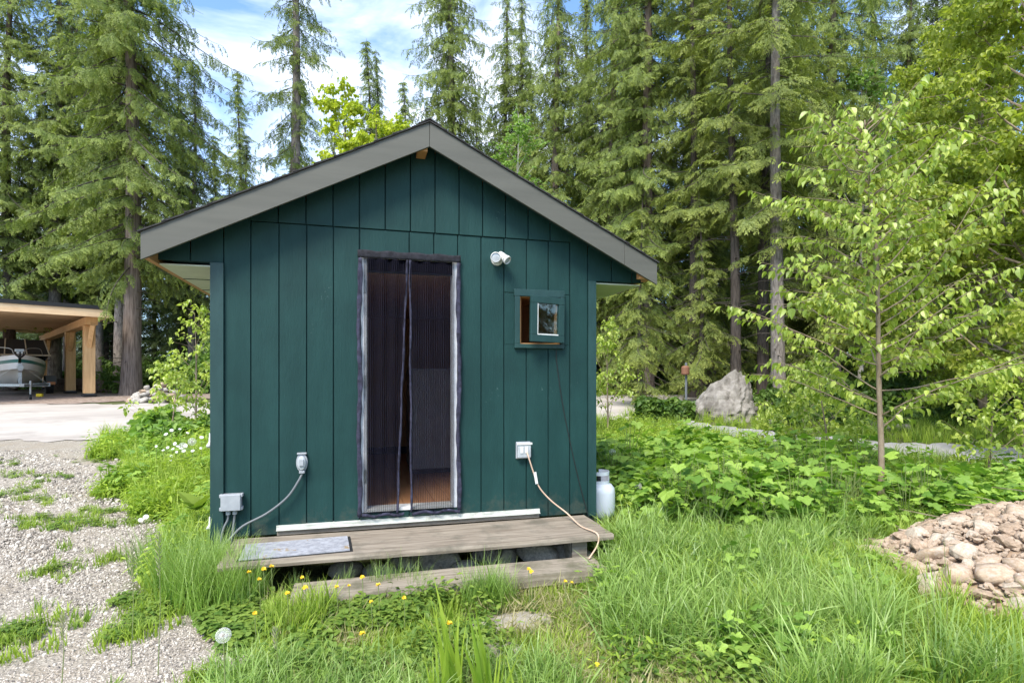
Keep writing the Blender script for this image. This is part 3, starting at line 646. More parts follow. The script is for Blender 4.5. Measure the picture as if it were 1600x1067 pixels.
# insect screen hung over the doorway
scr = empty('door_screen', (DX0, D - .03, DZ0), 'dark two-panel insect screen hanging over the shed doorway with a gap down the middle', 'screen door')
def cloth(name, fn, nu, nv, m, parent, thick=.002):
    V = []; 
    for i in range(nu + 1):
        for j in range(nv + 1): V.append(fn(i / nu, j / nv))
    Fc = [(i * (nv + 1) + j, (i + 1) * (nv + 1) + j, (i + 1) * (nv + 1) + j + 1, i * (nv + 1) + j + 1) for i in range(nu) for j in range(nv)]
    b = MB().add(V, Fc); o = P(b, name, m, parent, smooth=True)
    s = o.modifiers.new('thickness', 'SOLIDIFY'); s.thickness = thick; return o
xc0, _ = onwall(637, 415); xa_, _ = onwall(621, 790); xb_, _ = onwall(642, 790)
ZT, ZB = DZ1 - .035, DZ0 - .01
def wob(u, v, s): return .006 * math.sin(v * 17 + s) * math.sin(u * 5 + s) + .004 * math.sin(v * 41 + s * 2)
gapL = lambda v: xc0 + (xa_ - xc0) * (1 - v) ** .9 - .004 + .003 * math.sin(v * 23)
gapR = lambda v: xc0 + .016 + (xb_ - xc0 - .016) * (1 - v) ** 1.1 + .003 * math.sin(v * 19)
YS = D - .030
cloth('mesh_panel', lambda u, v: (DX0 + .028 + (gapL(v) - DX0 - .028) * u, YS + wob(u, v, 0) + .008 * math.sin(u * 21 + v * 2), ZB + (ZT - ZB) * v), 24, 40, M_screen, scr, .0008)
cloth('mesh_panel', lambda u, v: (gapR(v) + (DX1 - .03 - gapR(v)) * u, YS + wob(u, v, 2) + .006 * math.sin(u * 19 + 1 + v * 3), ZB + (ZT - ZB) * v), 20, 40, M_screen, scr, .0008)
M_head = mat('header_cloth', (0.008, 0.008, 0.011), (0.022, 0.022, 0.03), 0.9, 30, bump=0.004)
def edge(name, xf_, w_, s): cloth(name, lambda u, v: (xf_(v) + w_ * (u - .5) * (1 + .18 * math.sin(v * 60 + s)), YS - .006 - .004 * math.sin(u * 3.14) + wob(u, v, s), ZB - .004 + (ZT - ZB) * v), 3, 70, M_hem, scr, .004)
edge('edge_binding', gapL, .017, 1); edge('edge_binding', gapR, .017, 4)
edge('side_binding', lambda v: DX0 - .004 + .005 * math.sin(v * 15), .034, 2); edge('side_binding', lambda v: DX1 + .006 + .005 * math.sin(v * 12 + 1), .034, 3)
cloth('header_binding', lambda u, v: (DX0 - .018 + (DX1 - DX0 + .04) * u, YS - .008 + .004 * math.sin(u * 40) - .003 * math.sin(v * 3), ZT - .002 + (.058 + .004 * math.sin(u * 26)) * v), 50, 4, M_head, scr, .004)
for u0, u1 in ((0.0, .44), (.52, 1.0)):
    cloth('hem', lambda u, v: (DX0 - .015 + (DX1 - DX0 + .03) * (u0 + (u1 - u0) * u), YS - .008 + .006 * math.sin(u * 30), ZB - .022 + .008 * math.sin(u * 13 + u0 * 9) + .024 * v), 24, 2, M_hem, scr, .004)
# things inside
cab = empty('cabinet', (.86, 6.6, .397), 'pale tall cabinet standing inside the shed behind the right screen panel', 'cabinet')
P(MB().box((.62, 6.3, .45), (1.1, 6.9, 1.55)), 'carcass', M_grey, cab, bevel=.004); P(MB().box((.63, 6.275, .46), (1.09, 6.2985, 1.54)), 'door', M_grey, cab, bevel=.004); P(MB().box((.64, 6.33, .398), (1.08, 6.88, .449)), 'plinth', M_black, cab)
P(MB().box((.66, 6.255, .95), (.675, 6.274, 1.12)), 'handle', M_metal, cab)
# ---------------------------------------------------------------- fixtures on the wall
def fx(px, py): return onwall(px, py)
x, z = fx(777, 407)
lamp = empty('wall_spotlight', (x, D, z), 'white twin-headed spotlight on the green wall between doorway and window', 'wall light')
P(MB().lathe([(.05, 0), (.05, .016), (.035, .022)], 20, (x - .005, D, z + .004), Matrix.Rotation(R(90), 4, 'X')), 'base_plate', M_white, lamp, smooth=False)
def head(p, d, r, L_):
    d = Vector(d).normalized(); q = d.to_track_quat('Z', 'Y').to_matrix().to_4x4()
    h = P(MB().lathe([(.012, -L_), (.028, -L_ * .97), (.031, -L_ * .7), (r * .86, -L_ * .35), (r, -L_ * .25), (r, 0), (r * .88, .003), (r * .85, -.008)], 24, p, q), 'lamp_head', M_white, lamp, bevel=.001)
    l = MB().lathe([(r * .84, -.007), (r * .5, -.004), (r * .2, -.003)], 24, p, q); P(l, 'lens', M_clear, lamp)
    P(MB().lathe([(r * 1.02, -.022), (r * 1.02, -.016)], 24, p, q), 'seal_ring', M_dkgrey, lamp)
head((x - .038, D - .10, z + .004), (-.25, -1, -.12), .042, .075)
head((x + .062, D - .105, z - .018), (.55, -.65, -.62), .036, .105)
P(MB().tube([(x - .03, D - .02, z), (x - .035, D - .05, z + .004)], .012, 8), 'swivel', M_grey, lamp); P(MB().tube([(x + .015, D - .02, z + .01), (x + .025, D - .045, z + .02)], .012, 8), 'swivel', M_grey, lamp)

x, z = fx(472, 722)
ob = empty('outlet_cover', (x, D, z), 'oval grey weatherproof outlet cover on the wall left of the doorway', 'outlet')
ringM = Matrix.Rotation(R(90), 4, 'X') @ Matrix.Scale(1.55, 4, (0, 1, 0))
P(MB().lathe([(.040, 0), (.042, .012), (.040, .02)], 24, (x, D, z), Matrix.Rotation(R(90), 4, 'X') @ Matrix.Diagonal((1, 1.75, 1, 1))), 'base_plate', M_grey, ob)
P(MB().lathe([(.033, .02), (.033, .045), (.027, .056), (.012, .06)], 24, (x, D, z - .002), Matrix.Rotation(R(90), 4, 'X') @ Matrix.Diagonal((1, 1.7, 1, 1))), 'cover', M_clear, ob)
P(MB().box((x - .034, D - .03, z + .062), (x + .034, D - .001, z + .075)), 'hinge', M_grey, ob, bevel=.003); P(MB().box((x - .016, D - .070, z - .02), (x + .016, D - .058, z + .032)), 'face_window', M_grey, ob, bevel=.004)
P(MB().box((x - .018, D - .05, z - .078), (x + .022, D - .001, z - .058)), 'catch', M_grey, ob, bevel=.003)
x2, z2 = fx(357, 838)
pth = [(x + .006, D - .03, z - .072), (x - .02, D - .045, z - .13), (x - .10, D - .05, z - .25), (x - .24, D - .055, z - .36), (x - .40, D - .06, z - .44), (x2 + .03, D - .08, z2 + .01), (x2 - .05, D - .16, z2 - .06)]
tag(MB().tube(smooth_path(pth), .0085, 8).build('power_cable', M_dkgrey, smooth=True), 'thick grey cable sagging from the oval outlet cover down to the ground', 'cable')
x, z = fx(363, 783)
jbx = empty('junction_box', (x, D, z), 'square grey junction box low on the wall beside the left corner trim', 'junction box')
P(MB().box((x - .068, D - .062, z - .058), (x + .068, D - .001, z + .062)), 'box_body', M_grey, jbx, bevel=.008)
P(MB().box((x - .066, D - .070, z - .056), (x + .066, D - .0625, z + .060)), 'lid', M_grey, jbx, bevel=.004)
for dx, dz in ((-.066, .05), (.066, .05), (-.066, -.045), (.066, -.045)): P(MB().box((x + dx - .012, D - .055, z + dz - .012), (x + dx + .012, D - .001, z + dz + .012)), 'mounting_lug', M_grey, jbx, bevel=.004)
for dx, e in ((-.022, -.05), (.022, -.015)):
    P(MB().lathe([(.017, -.03), (.017, -.01), (.013, -.008), (.013, 0)], 10, (x + dx, D - .03, z - .0585)), 'cable_gland', M_grey, jbx)
    tag(MB().tube(smooth_path([(x + dx, D - .03, z - .088), (x + dx - .004, D - .03, z - .13), (x + dx + e * .6, D - .04, z - .19), (x + dx + e, D - .06, z - .30)]), .008, 8).build('box_cable', M_dkgrey, smooth=True), ('left' if dx < 0 else 'right') + ' one of two short grey cables under the junction box', 'cable', 'cables under the junction box')
x, z = fx(817, 703)
oc = empty('outlet_cover', (x, D, z), 'clear square outlet cover right of the doorway with a peach cord plugged in', 'outlet')
P(MB().box((x - .064, D - .014, z - .07), (x + .064, D - .001, z + .072)), 'base_plate', M_grey, oc, bevel=.006)
P(MB().box((x - .058, D - .052, z - .062), (x + .058, D - .0145, z + .064)), 'cover', M_clear, oc, bevel=.01)
P(MB().box((x - .066, D - .058, z + .050), (x + .066, D - .0525, z + .068)), 'cover_rim', M_white, oc, bevel=.002); 
for dx in (-.024, .016): P(MB().box((x + dx - .013, D - .0565, z - .02), (x + dx + .013, D - .0525, z + .036)), 'receptacle', M_white, oc, bevel=.002)
ex, ez = fx(925, 868)
pth = [(x + .018, D - .055, z - .005), (x + .03, D - .075, z - .06), (x + .075, D - .07, z - .19), (x + .125, D - .07, z - .31), (x + .22, D - .09, z - .42), (x + .34, D - .15, z - .52), (1.745, D - .40, .275), (1.78, 3.99, .275), (1.775, 3.965, .20), (1.66, 3.86, .135)]
tag(MB().tube(smooth_path(pth), .0062, 8).build('extension_cord', M_orange, smooth=True), 'peach extension cord running from the square outlet down over the platform', 'cord')
tag(MB().box((-.012, -.001, -.05), (.012, .001, .05), Matrix.Translation((x + .088, D - .082, z - .225)) @ Matrix.Rotation(R(-10), 4, 'Y')).build('cord_tag', M_white), 'small white paper tag wrapped on the peach extension cord', 'tag')
x0, z0 = fx(868, 546); x1, z1 = fx(880, 640); x3, z3 = fx(900, 735); x4, z4 = fx(918, 806)
tag(MB().tube(smooth_path([(x0, D - .02, z0), (x0 + .008, D - .012, z0 - .12), (x1, D - .01, z1), (x3, D - .01, z3), (x4, D - .026, z4), (x4 + .02, D - .06, z4 - .02)]), .0035, 6).build('window_wire', M_black, smooth=True), 'thin black wire hanging from under the window down to the right corner', 'cable')

# ---------------------------------------------------------------- platform, step, mat, stones, tank
def ragged(x0, x1, y0, y1, z0, z1, seed, n=26):
    """a plank with slightly worn front edge"""
    r = random.Random(seed); b = MB(); V = []; Fc = []
    for i in range(n + 1):
        t = i / n; xx = x0 + (x1 - x0) * t; e = r.uniform(-.004, .004); s = .003 * math.sin(t * 5 + seed); q = r.uniform(-.002, .002)
        V += [(xx, y0 + e, z0 + s), (xx, y0 + e - .002, (z0 + z1) / 2 + s), (xx, y0 + e + .005 + abs(q), z1 + s), (xx, y1 - .004, z1 + s), (xx, y1, z0 + s)]
    for i in range(n):
        for j in range(5): a = i * 5 + j; c = i * 5 + (j + 1) % 5; Fc.append((a, a + 5, c + 5, c))
    Fc += [(0, 1, 2, 3, 4), tuple(n * 5 + j for j in (4, 3, 2, 1, 0))]
    return b.add(V, Fc)
deck = empty('entrance_platform', (.5, 4.3, .0), 'low weathered wooden platform under the shed doorway', 'platform')
P(ragged(-.82, 1.915, 3.975, 4.24, .225, .264, 1), 'plank', M_weather, deck); P(ragged(-.83, 1.925, 4.2415, 4.5935, .225, .2645, 2), 'plank', M_weather, deck)
P(MB().box((-.82, 4.33, .13), (1.82, 4.37, .2245)), 'joist', M_weather, deck); P(MB().box((-.82, 4.48, .10), (1.82, 4.52, .2245)), 'joist', M_weather, deck)
P(MB().box((1.60, 4.04, .0), (1.72, 4.049, .2245)), 'support_block', M_weather, deck); P(MB().box((1.60, 4.0915, .0), (1.72, 4.2, .2245)), 'support_block', M_weather, deck); P(MB().box((-.75, 4.1, -.02), (-.62, 4.3, .2245)), 'support_block', M_weather, deck)
st = empty('lower_step', (.7, 3.8, 0), 'lower weathered timber step lying in the grass before the platform', 'step')
P(ragged(-.36, 1.715, 3.655, 3.945, .045, .125, 5), 'plank', M_step, st); P(MB().box((-.3, 3.70, -.03), (-.1, 3.9, .0445)), 'support_block', M_step, st); P(MB().box((1.4, 3.70, -.03), (1.6, 3.9, .0445)), 'support_block', M_step, st)
# ribbed mat
mt = empty('doormat', (-.35, 4.22, .2655), 'ribbed grey and black doormat on the left end of the platform', 'doormat', rz=R(3))
mo = lambda mb, n, m, **k: mb.build(n, m, mt, **k)
mo(MB().box((-.38, -.19, 0), (.345, .19, .006)), 'rubber_base', M_black, bevel=.002)
M_rib = mat('mat_rib', (0.26, 0.265, 0.29), (0.42, 0.425, 0.46), 0.8, 30, c3=(0.30, 0.21, 0.10), s3=9, p3=(.60, .66), coord='Position')
ribm = MB().box((-.365, -.0062, .0062), (.325, .0062, .014)).mesh('rib', M_rib)
for i in range(18):
    o = bpy.data.objects.new('rib', ribm); COL.objects.link(o); o.parent = mt; o.location = (0, -.172 + i * .0202, 0)
# stones
def stone_mesh(name, m, seed, sub=2, flat=.7, jag=.22, smooth=True):
    bm = bmesh.new(); bmesh.ops.create_icosphere(bm, subdivisions=sub, radius=1); r = random.Random(seed)
    off = [Vector((r.uniform(-1, 1), r.uniform(-1, 1), r.uniform(-1, 1))).normalized() for _ in range(7)]; cut = [r.uniform(.55, .92) for _ in off]
    for v in bm.verts:
        for d, c in zip(off, cut):
            k = v.co.dot(d)
            if k > c: v.co -= d * (k - c) * .9
        v.co *= 1 + jag * .3 * r.uniform(-1, 1); v.co.z *= flat
    me = bpy.data.meshes.new(name); bm.to_mesh(me); bm.free(); me.materials.append(m)
    me.polygons.foreach_set('use_smooth', [sub > 1 and smooth] * len(me.polygons)); return me
M_stone2 = mat('pile_stone_brown', (0.26, 0.185, 0.125), (0.42, 0.31, 0.22), 0.95, 7, bump=0.006, bscale=18, c3=(0.19, 0.14, 0.10), s3=3)
M_stone3 = mat('pile_stone_pale', (0.36, 0.29, 0.22), (0.52, 0.44, 0.35), 0.95, 6, bump=0.006, bscale=18, c3=(0.34, 0.26, 0.19), s3=4)
stm = [stone_mesh('stone', (M_stone, M_stone2, M_stone3)[s % 3], s, 2, random.Random(s).uniform(.4, .75), (.18, .42)[s % 2], s % 3 == 0) for s in range(12)]
stg = [stone_mesh('grey_stone', M_stoneg, s + 20, 2, random.Random(s).uniform(.5, .8), .12) for s in range(4)]
std = [stone_mesh('foundation_stone', M_stoned, s + 40, 3, .62, .03) for s in range(3)]
rr = random.Random(5)
for i, (px, r_) in enumerate([(585, .09), (640, .13), (682, .17), (725, .10), (765, .12), (800, .11), (838, .17), (875, .12), (905, .10), (600, .1), (540, .12)]):
    X, _ = onwall(px, 870, 4.3); o = bpy.data.objects.new('foundation_stone', std[i % 3]); COL.objects.link(o); o.location = (X, 4.16 + rr.uniform(0, .25), r_ * .38); o.scale = (r_ * 1.2, r_, r_ * 1.05); o.rotation_euler = (0, 0, rr.uniform(0, 6))
    lab = {1: 'small round stone under the platform near its middle', 2: 'largest tan boulder under the middle of the platform', 6: 'dark rounded boulder under the right part of the platform'}
    tag(o, lab.get(i, 'round foundation stone in the shade under the platform'), 'stone', 'foundation stones under the platform')
# stepping slab in the grass
def slab(px, zc, a, b, rz_, lab):
    x, y, z = at(px, zc); me = stone_mesh('stepping_stone', M_slab, int(px), 2, .12, .05); o = bpy.data.objects.new('stepping_stone', me); COL.objects.link(o)
    o.location = (x, y, z - .004); o.scale = (a * 1.15, b * 1.15, .28); o.rotation_euler = (0, 0, rz_); tag(o, lab, 'stepping stone', 'flat stones in the grass before the step')
slab(805, 3.38, .34, .17, .2, 'wide flat stone sunk in the grass just before the lower step'); slab(772, 2.98, .19, .30, .15, 'long flat stone in the grass nearest the camera')
# propane tank
tx, ty, _ = at(931, 5.55); tz = float(hgt(tx, ty)) + .02; tx = 2.25; ty = 5.0; tz = .10
tank = empty('propane_tank', (tx, ty, tz), 'white propane tank standing behind the right corner of the shed', 'gas cylinder')
P(MB().lathe([(.10, .0), (.105, .03)], 24, (tx, ty, tz)), 'foot_ring', M_tank, tank)
P(MB().lathe([(.06, .022), (.12, .035), (.148, .07), (.152, .11), (.152, .27), (.146, .31), (.12, .345), (.07, .365), (.02, .37)], 32, (tx, ty, tz)), 'body', M_tank, tank, smooth=True)
co = MB(); 
for j in range(20):
    a0, a1 = j / 24 * 6.283 + 2.2, (j + 1) / 24 * 6.283 + 2.2
    for (za, zb_) in (((.345, .47),) if not 6 < j < 13 else ((.345, .385), (.435, .47))):
        co.add([(tx + .098 * math.cos(a0), ty + .098 * math.sin(a0), tz + za), (tx + .098 * math.cos(a1), ty + .098 * math.sin(a1), tz + za), (tx + .098 * math.cos(a1), ty + .098 * math.sin(a1), tz + zb_), (tx + .098 * math.cos(a0), ty + .098 * math.sin(a0), tz + zb_)], [(0, 1, 2, 3)])
o = P(co, 'collar', M_tank, tank); s = o.modifiers.new('thickness', 'SOLIDIFY'); s.thickness = .004
P(MB().tube([(tx, ty, tz + .36), (tx, ty, tz + .43)], .02, 10).tube([(tx - .03, ty, tz + .435), (tx + .03, ty, tz + .435)], .014, 8), 'valve', M_black, tank)
# white downspout bits at the left wall
for k_, (zz, L_, lab) in enumerate([(.94, .16, 'white pipe fitting on the left side wall of the shed, upper one'), (.33, .14, 'white downspout mouth low at the left corner of the shed')]):
    b = MB().tube([(XL - .03, D + .10, zz + L_ * .6), (XL - .03, D + .09, zz + .03), (XL - .038, D + .06, zz)], [.014, .015, .02], 8)
    tag(b.build('drain_pipe', M_white, smooth=True), lab, 'pipe')
# ================================================================ CARPORT, BOAT
Ux, Uz = -.7071, -.7071; Vx, Vz = -.7071, .7071          # carport axes in view metres
def cpw(u, v, z): x, y = c2w(-12.3 + Ux * u + Vx * v, 17.5 + Uz * u + Vz * v); return (float(x), float(y), z)
CB = 1.10; RT = 3.58
cp = empty('carport', cpw(3, 5, 1.0), 'open timber carport with pale posts sheltering a boat across the road', 'carport')
def cbox(u0, u1, v0, v1, z0, z1):
    q = [cpw(u, v, z) for z in (z0, z1) for (u, v) in ((u0, v0), (u1, v0), (u1, v1), (u0, v1))]
    return MB().add(q, [(0, 1, 2, 3), (7, 6, 5, 4), (4, 5, 1, 0), (5, 6, 2, 1), (6, 7, 3, 2), (7, 4, 0, 3)])
P(cbox(0, 6.8, 0, 12.5, RT, RT + .05), 'roof_sheet', M_black, cp); P(cbox(-.03, 6.83, -.03, 12.53, RT - .07, RT - .001), 'roof_edge', M_black, cp)
P(cbox(0, 6.8, 0, .06, RT - .30, RT - .071), 'fascia_board', M_beam, cp); P(cbox(0, .06, .061, 12.5, RT - .30, RT - .071), 'fascia_board', M_beam, cp)
for k in range(16): P(cbox(.061, 6.7, .10 + k * .78, .85 + k * .78, RT - .12, RT - .072), 'ceiling_board', M_beam, cp)
P(cbox(.22, .52, .5, 12.2, RT - .50, RT - .271), 'side_beam', M_post, cp); P(cbox(5.9, 6.2, .5, 12.2, RT - .50, RT - .271), 'side_beam', M_post, cp)
def post(u, v, w=.145, brace=True):
    h0 = float(hgt(*cpw(u, v, 0)[:2]))
    P(cbox(u - w, u + w, v - w, v + w, h0 + .12, RT - .501), 'post', M_post, cp, bevel=.01); P(cbox(u - w * .8, u + w * .8, v - w * .8, v + w * .8, h0 - .05, h0 + .119), 'post_base', M_stoneg, cp)
    P(cbox(u - w * 1.25, u + w * 1.25, v - w * 1.25, v + w * 1.25, h0 + .02, h0 + .10), 'post_wrap', M_black, cp, bevel=.02)
    if brace:
        for s in (-1, 1):
            a = Vector(cpw(u, v + s * .12, RT - 1.15)); b = Vector(cpw(u, v + s * .68, RT - .51)); P(MB().tube([a, b], .09, 4), 'knee_brace', M_post, cp)
for v in (1.06, 4.74, 10.96): post(.36, v); 
for v in (1.06, 10.96): post(6.05, v)
# boat: bow towards the camera
bx, by, bz = at(30, 17.5); ground_b = bz
fw = Vector((-bx, -by, 0)).normalized(); brz = math.atan2(fw.x, -fw.y) + .05    # local -Y is forward
boat = empty('motor_boat', (bx, by, bz + .12), 'white motor boat with a green stripe and black covered windshield under the carport', 'boat', rz=brz)
Ln = 5.6
def sect(t):  # t 0 bow .. 1 stern ; returns half widths and heights
    w_ = .97 * (1 - (1 - t) ** 2.3) ** .62; sheer = 1.22 - .28 * t ** .8
    chine_w = w_ * (.70 + .15 * t) * min(1, t * 4 + .05); keel = .62 * (1 - min(1, t * 2.6)) ** 1.6 + .16; chine = keel + (.62 - .16 * t - (keel - .16) * .55) * .42
    return [(0, keel), (chine_w, max(chine, keel + .04)), (w_ * .93, sheer - .42), (w_ * .985, sheer - .23), (w_, sheer - .13), (w_, sheer)]
def loft(i0, i1, m, nm, n=18):
    for_ = MB(); V = []; Fc = []; k = i1 - i0 + 1
    for s in (-1, 1):
        b = len(V)
        for j in range(n + 1):
            t = (j / n) ** 1.6; S = sect(max(t, .002))
            for (w_, z_) in S[i0:i1 + 1]: V.append((s * w_, t * Ln - .45 * (z_ - .5) * (1 - t) ** 2, z_))
        for j in range(n):
            for q in range(k - 1):
                a = b + j * k + q; f_ = (a, a + 1, a + k + 1, a + k); Fc.append(f_ if s > 0 else f_[::-1])
    return for_.add(V, Fc).build(nm, m, boat, smooth=True)
M_hullw = mat('hull_white', (.72, .73, .74), (.66, .67, .68), .25, 2); M_hulls = mat('hull_stripe', (.03, .16, .15), rough=.3); M_hullt = mat('hull_lower', (.68, .66, .62), (.74, .72, .68), .3, 2)
loft(0, 2, M_hullt, 'hull_bottom'); loft(2, 3, M_hullw, 'hull_side'); loft(3, 4, M_hulls, 'hull_stripe'); loft(4, 5, M_hullw, 'gunwale')
V = []; Fc = []; n = 18
for j in range(n + 1):
    t = (j / n) ** 1.6; w_, z_ = sect(max(t, .002))[5]; y_ = t * Ln - .45 * (z_ - .5) * (1 - t) ** 2
    for s in (-1, -.6, 0, .6, 1): V.append((s * w_, y_, z_ + .14 * (1 - s * s) * min(1, t * 5)))
for j in range(n):
    for q in range(4): a = j * 5 + q; Fc.append((a, a + 1, a + 6, a + 5))
MB().add(V, Fc).build('fore_deck', M_hullw, boat, smooth=True)
MB().add([(-.97, Ln, .4), (.97, Ln, .4), (.97, Ln, .95), (-.97, Ln, .95)], [(0, 1, 2, 3)]).build('transom', M_hullw, boat)
# windshield and cover
M_cover = mat('boat_cover', (.02, .022, .026), rough=.45); M_tan = mat('windshield_trim', (.42, .36, .28), rough=.5)
cv = MB().add([(-.86, 1.7, 1.30), (.86, 1.7, 1.30), (.74, 2.05, 1.80), (-.74, 2.05, 1.80), (-.95, 4.6, 1.1), (.95, 4.6, 1.1), (.8, 4.4, 1.72), (-.8, 4.4, 1.72)], [(0, 1, 2, 3), (3, 2, 6, 7), (1, 5, 6, 2), (4, 0, 3, 7), (5, 4, 7, 6)])
cv.build('canopy', M_cover, boat)
for xx in (-.86, -.28, .28, .86): MB().tube([(xx, 1.68, 1.28), (xx * .86, 2.03, 1.81)], .018, 6).build('windshield_post', M_tan, boat)
MB().tube([(-.9, 1.66, 1.27), (.9, 1.66, 1.27)], .03, 6).build('windshield_base', M_tan, boat)
MB().box((-.07, -.38, 1.24), (.07, -.05, 1.31)).box((-.11, -.2, 1.31), (.11, -.05, 1.40)).build('anchor_roller', M_metal, boat, bevel=.01)
MB().tube([(-.10, -.36, 1.22), (-.03, -.42, 1.14), (.03, -.42, 1.14), (.10, -.36, 1.22)], .025, 8).tube([(0, -.40, 1.12), (0, -.40, 1.3)], .02, 6).build('anchor', M_black, boat)
for s in (-1, 1): MB().tube(smooth_path([(s * .12, .1, 1.26), (s * .2, .3, 1.42), (s * .55, 1.0, 1.46), (s * .66, 1.4, 1.28)]), .012, 6).build('bow_rail', M_metal, boat)
# trailer
tr = empty('boat_trailer', (bx, by, bz), 'galvanised trailer with black tyres carrying the boat', 'trailer', rz=brz)
M_light = mat('trailer_lamp', (.75, .30, .12), rough=.3)
MB().box((-.82, 1.0, .40), (-.74, 5.0, .48)).box((.74, 1.0, .40), (.82, 5.0, .48)).box((-.82, .92, .36), (.82, 1.0, .46)).box((-.82, 3.3, .36), (.82, 3.38, .46)).build('frame', M_metal, tr)
MB().tube([(-.78, 1.0, .42), (0, -.9, .42)], .045, 4).tube([(.78, 1.0, .42), (0, -.9, .42)], .045, 4).build('drawbar', M_metal, tr)
MB().box((-.04, -.42, .42), (.04, -.34, 1.08)).box((-.07, -.5, .9), (.07, -.33, 1.0)).build('winch_post', M_metal, tr)
MB().tube([(-.05, -.44, .88), (.05, -.44, .88)], .07, 12).build('winch', M_metal, tr); MB().box((-.05, -1.15, .38), (.05, -.85, .47)).build('coupler', M_metal, tr)
MB().tube([(.22, -.75, .55), (.22, -.75, .05)], .025, 8).build('jack_post', M_metal, tr); MB().tube([(.19, -.75, .07), (.25, -.75, .07)], .085, 14).build('jack_wheel', M_black, tr)
for s in (-1, 1):
    wl = MB().tube([(s * .88, 3.4, .33), (s * 1.10, 3.4, .33)], .33, 22).build('tyre', M_black, tr, bevel=.02); MB().tube([(s * 1.0, 3.4, .33), (s * 1.115, 3.4, .33)], .18, 16).build('rim', M_metal, wl)
    MB().add([(s * .86, 3.4 - .48, .45), (s * 1.16, 3.4 - .48, .45), (s * 1.16, 3.4 - .34, .72), (s * .86, 3.4 - .34, .72), (s * .86, 3.74, .72), (s * 1.16, 3.74, .72), (s * .86, 3.9, .45), (s * 1.16, 3.9, .45)], [(0, 1, 2, 3), (3, 2, 5, 4), (4, 5, 7, 6)]).build('fender', M_dkgrey, tr).modifiers.new('thickness', 'SOLIDIFY').thickness = .02
    MB().box((s * .90, 2.88, .40), (s * 1.12, 2.915, .50)).build('marker_lamp', M_light, tr)
    MB().tube([(s * .75, .9, .45), (0, -.1, 1.05)], .008, 5).build('safety_strap', M_white, tr)
x, y, z = at(62, 17.9); tag(MB().box((-.08, -.06, 0), (.08, .06, .10)).build('wheel_chock', M_yellow, loc=(x, y, z + .02), bevel=.02), 'yellow wheel chock on the gravel under the carport', 'wheel chock')
# logs behind the posts
for i, (pa, za, pb, zb_, r_, lab) in enumerate([(85, 22.5, 215, 20.5, .26, 'thick brown log lying behind the carport posts, nearer one'), (120, 25, 240, 23.5, .2, 'pale log lying behind the thick brown log')]):
    a = Vector(at(pa, za)); b = Vector(at(pb, zb_)); a.z += r_; b.z += r_
    mid = a.lerp(b, .5); pts = [a + (b - a) * t + Vector((0, 0, .04 * math.sin(t * 6))) - mid for t in np.linspace(0, 1, 7)]
    lg = MB().tube(pts, [r_ * (1 - .03 * k) for k in range(7)], 12).build('log', M_bark if i == 0 else M_barkg, loc=mid); tag(lg, lab, 'log', 'logs behind the carport')

# ================================================================ ROCKS
def heap(name, lab, cat, meshes, pts, parent_loc, stone_name='stone'):
    e = empty(name, parent_loc, lab, cat)
    for (x, y, z, s, rot) in pts:
        o = bpy.data.objects.new(stone_name, meshes[random.randrange(len(meshes))]); COL.objects.link(o); o.parent = e
        o.location = (x - parent_loc[0], y - parent_loc[1], z - parent_loc[2]); o.scale = (s * random.uniform(.85, 1.35), s * random.uniform(.8, 1.1), s * random.uniform(.75, 1.1)); o.rotation_euler = rot
    return e
# near rubble pile
pts = []; small = []; r = random.Random(11)
px_, pz_ = c2w(*PILE); ploc = (float(px_), float(py_) if False else float(pz_), 0.0)
def sunflower(n, k0=0): 
    for k in range(n): a = k * 2.39996; q = math.sqrt((k + .5) / n); yield q * math.cos(a), q * math.sin(a)
cand = []
for (qa, qb) in sunflower(900):
    xc, zc = PILE[0] + qa * 2.1 + r.uniform(-.07, .07), PILE[1] + qb * 1.36 + r.uniform(-.07, .07)
    x, y = c2w(xc, zc); x, y = float(x), float(y); z = float(hgt(x, y)) + float(pile_h(xc, zc)); s = r.choice([.035, .04, .05, .05, .06, .07, .08, .11]) * r.uniform(.85, 1.25)
    cand.append((abs(xc - 2.9) + abs(zc - 3.9) * .5 - s * 1.6, (x, y, z - s * .10, s, (r.uniform(-.45, .45), r.uniform(-.45, .45), r.uniform(0, 6.28)))))
cand.sort(key=lambda c: c[0]); pts = [c[1] for c in cand[:295]]
pile = heap('rubble_pile', 'sprawling pile of tan stones and dirt at the right edge', 'rock pile', stm, pts, ploc)
# soil under it
n = 40; V = []; Fc = []
for i in range(n + 1):
    for j in range(n + 1):
        xc, zc = PILE[0] + (i / n * 2 - 1) * 2.15, PILE[1] + (j / n * 2 - 1) * 1.42; x, y = c2w(xc, zc); ph = float(pile_h(xc, zc)); V.append((float(x) - ploc[0], float(y) - ploc[1], float(hgt(x, y)) + ph - .03 + .012 * r.uniform(-1, 1) * (ph > 0) - .06 * (ph <= 0)))
Fc = [(i * (n + 1) + j, (i + 1) * (n + 1) + j, (i + 1) * (n + 1) + j + 1, i * (n + 1) + j + 1) for i in range(n) for j in range(n)]
M_dirt = mat('pile_dirt', (.22, .15, .095), (.36, .26, .18), .95, 12, bump=.01)
MB().add(V, Fc).build('soil_mound', M_dirt, pile, smooth=True)
peb = [stone_mesh('pebble', M_stone, s + 60, 1, .6, .3) for s in range(4)]
S_peb = scatter_group('pile_pebbles', peb)
A = rng.uniform(0, 2 * np.pi, 9000); Q = np.sqrt(rng.uniform(0, 1, 9000)); xc = PILE[0] + Q * np.cos(A) * 2.15; zc = PILE[1] + Q * np.sin(A) * 1.40; x, y = c2w(xc, zc)
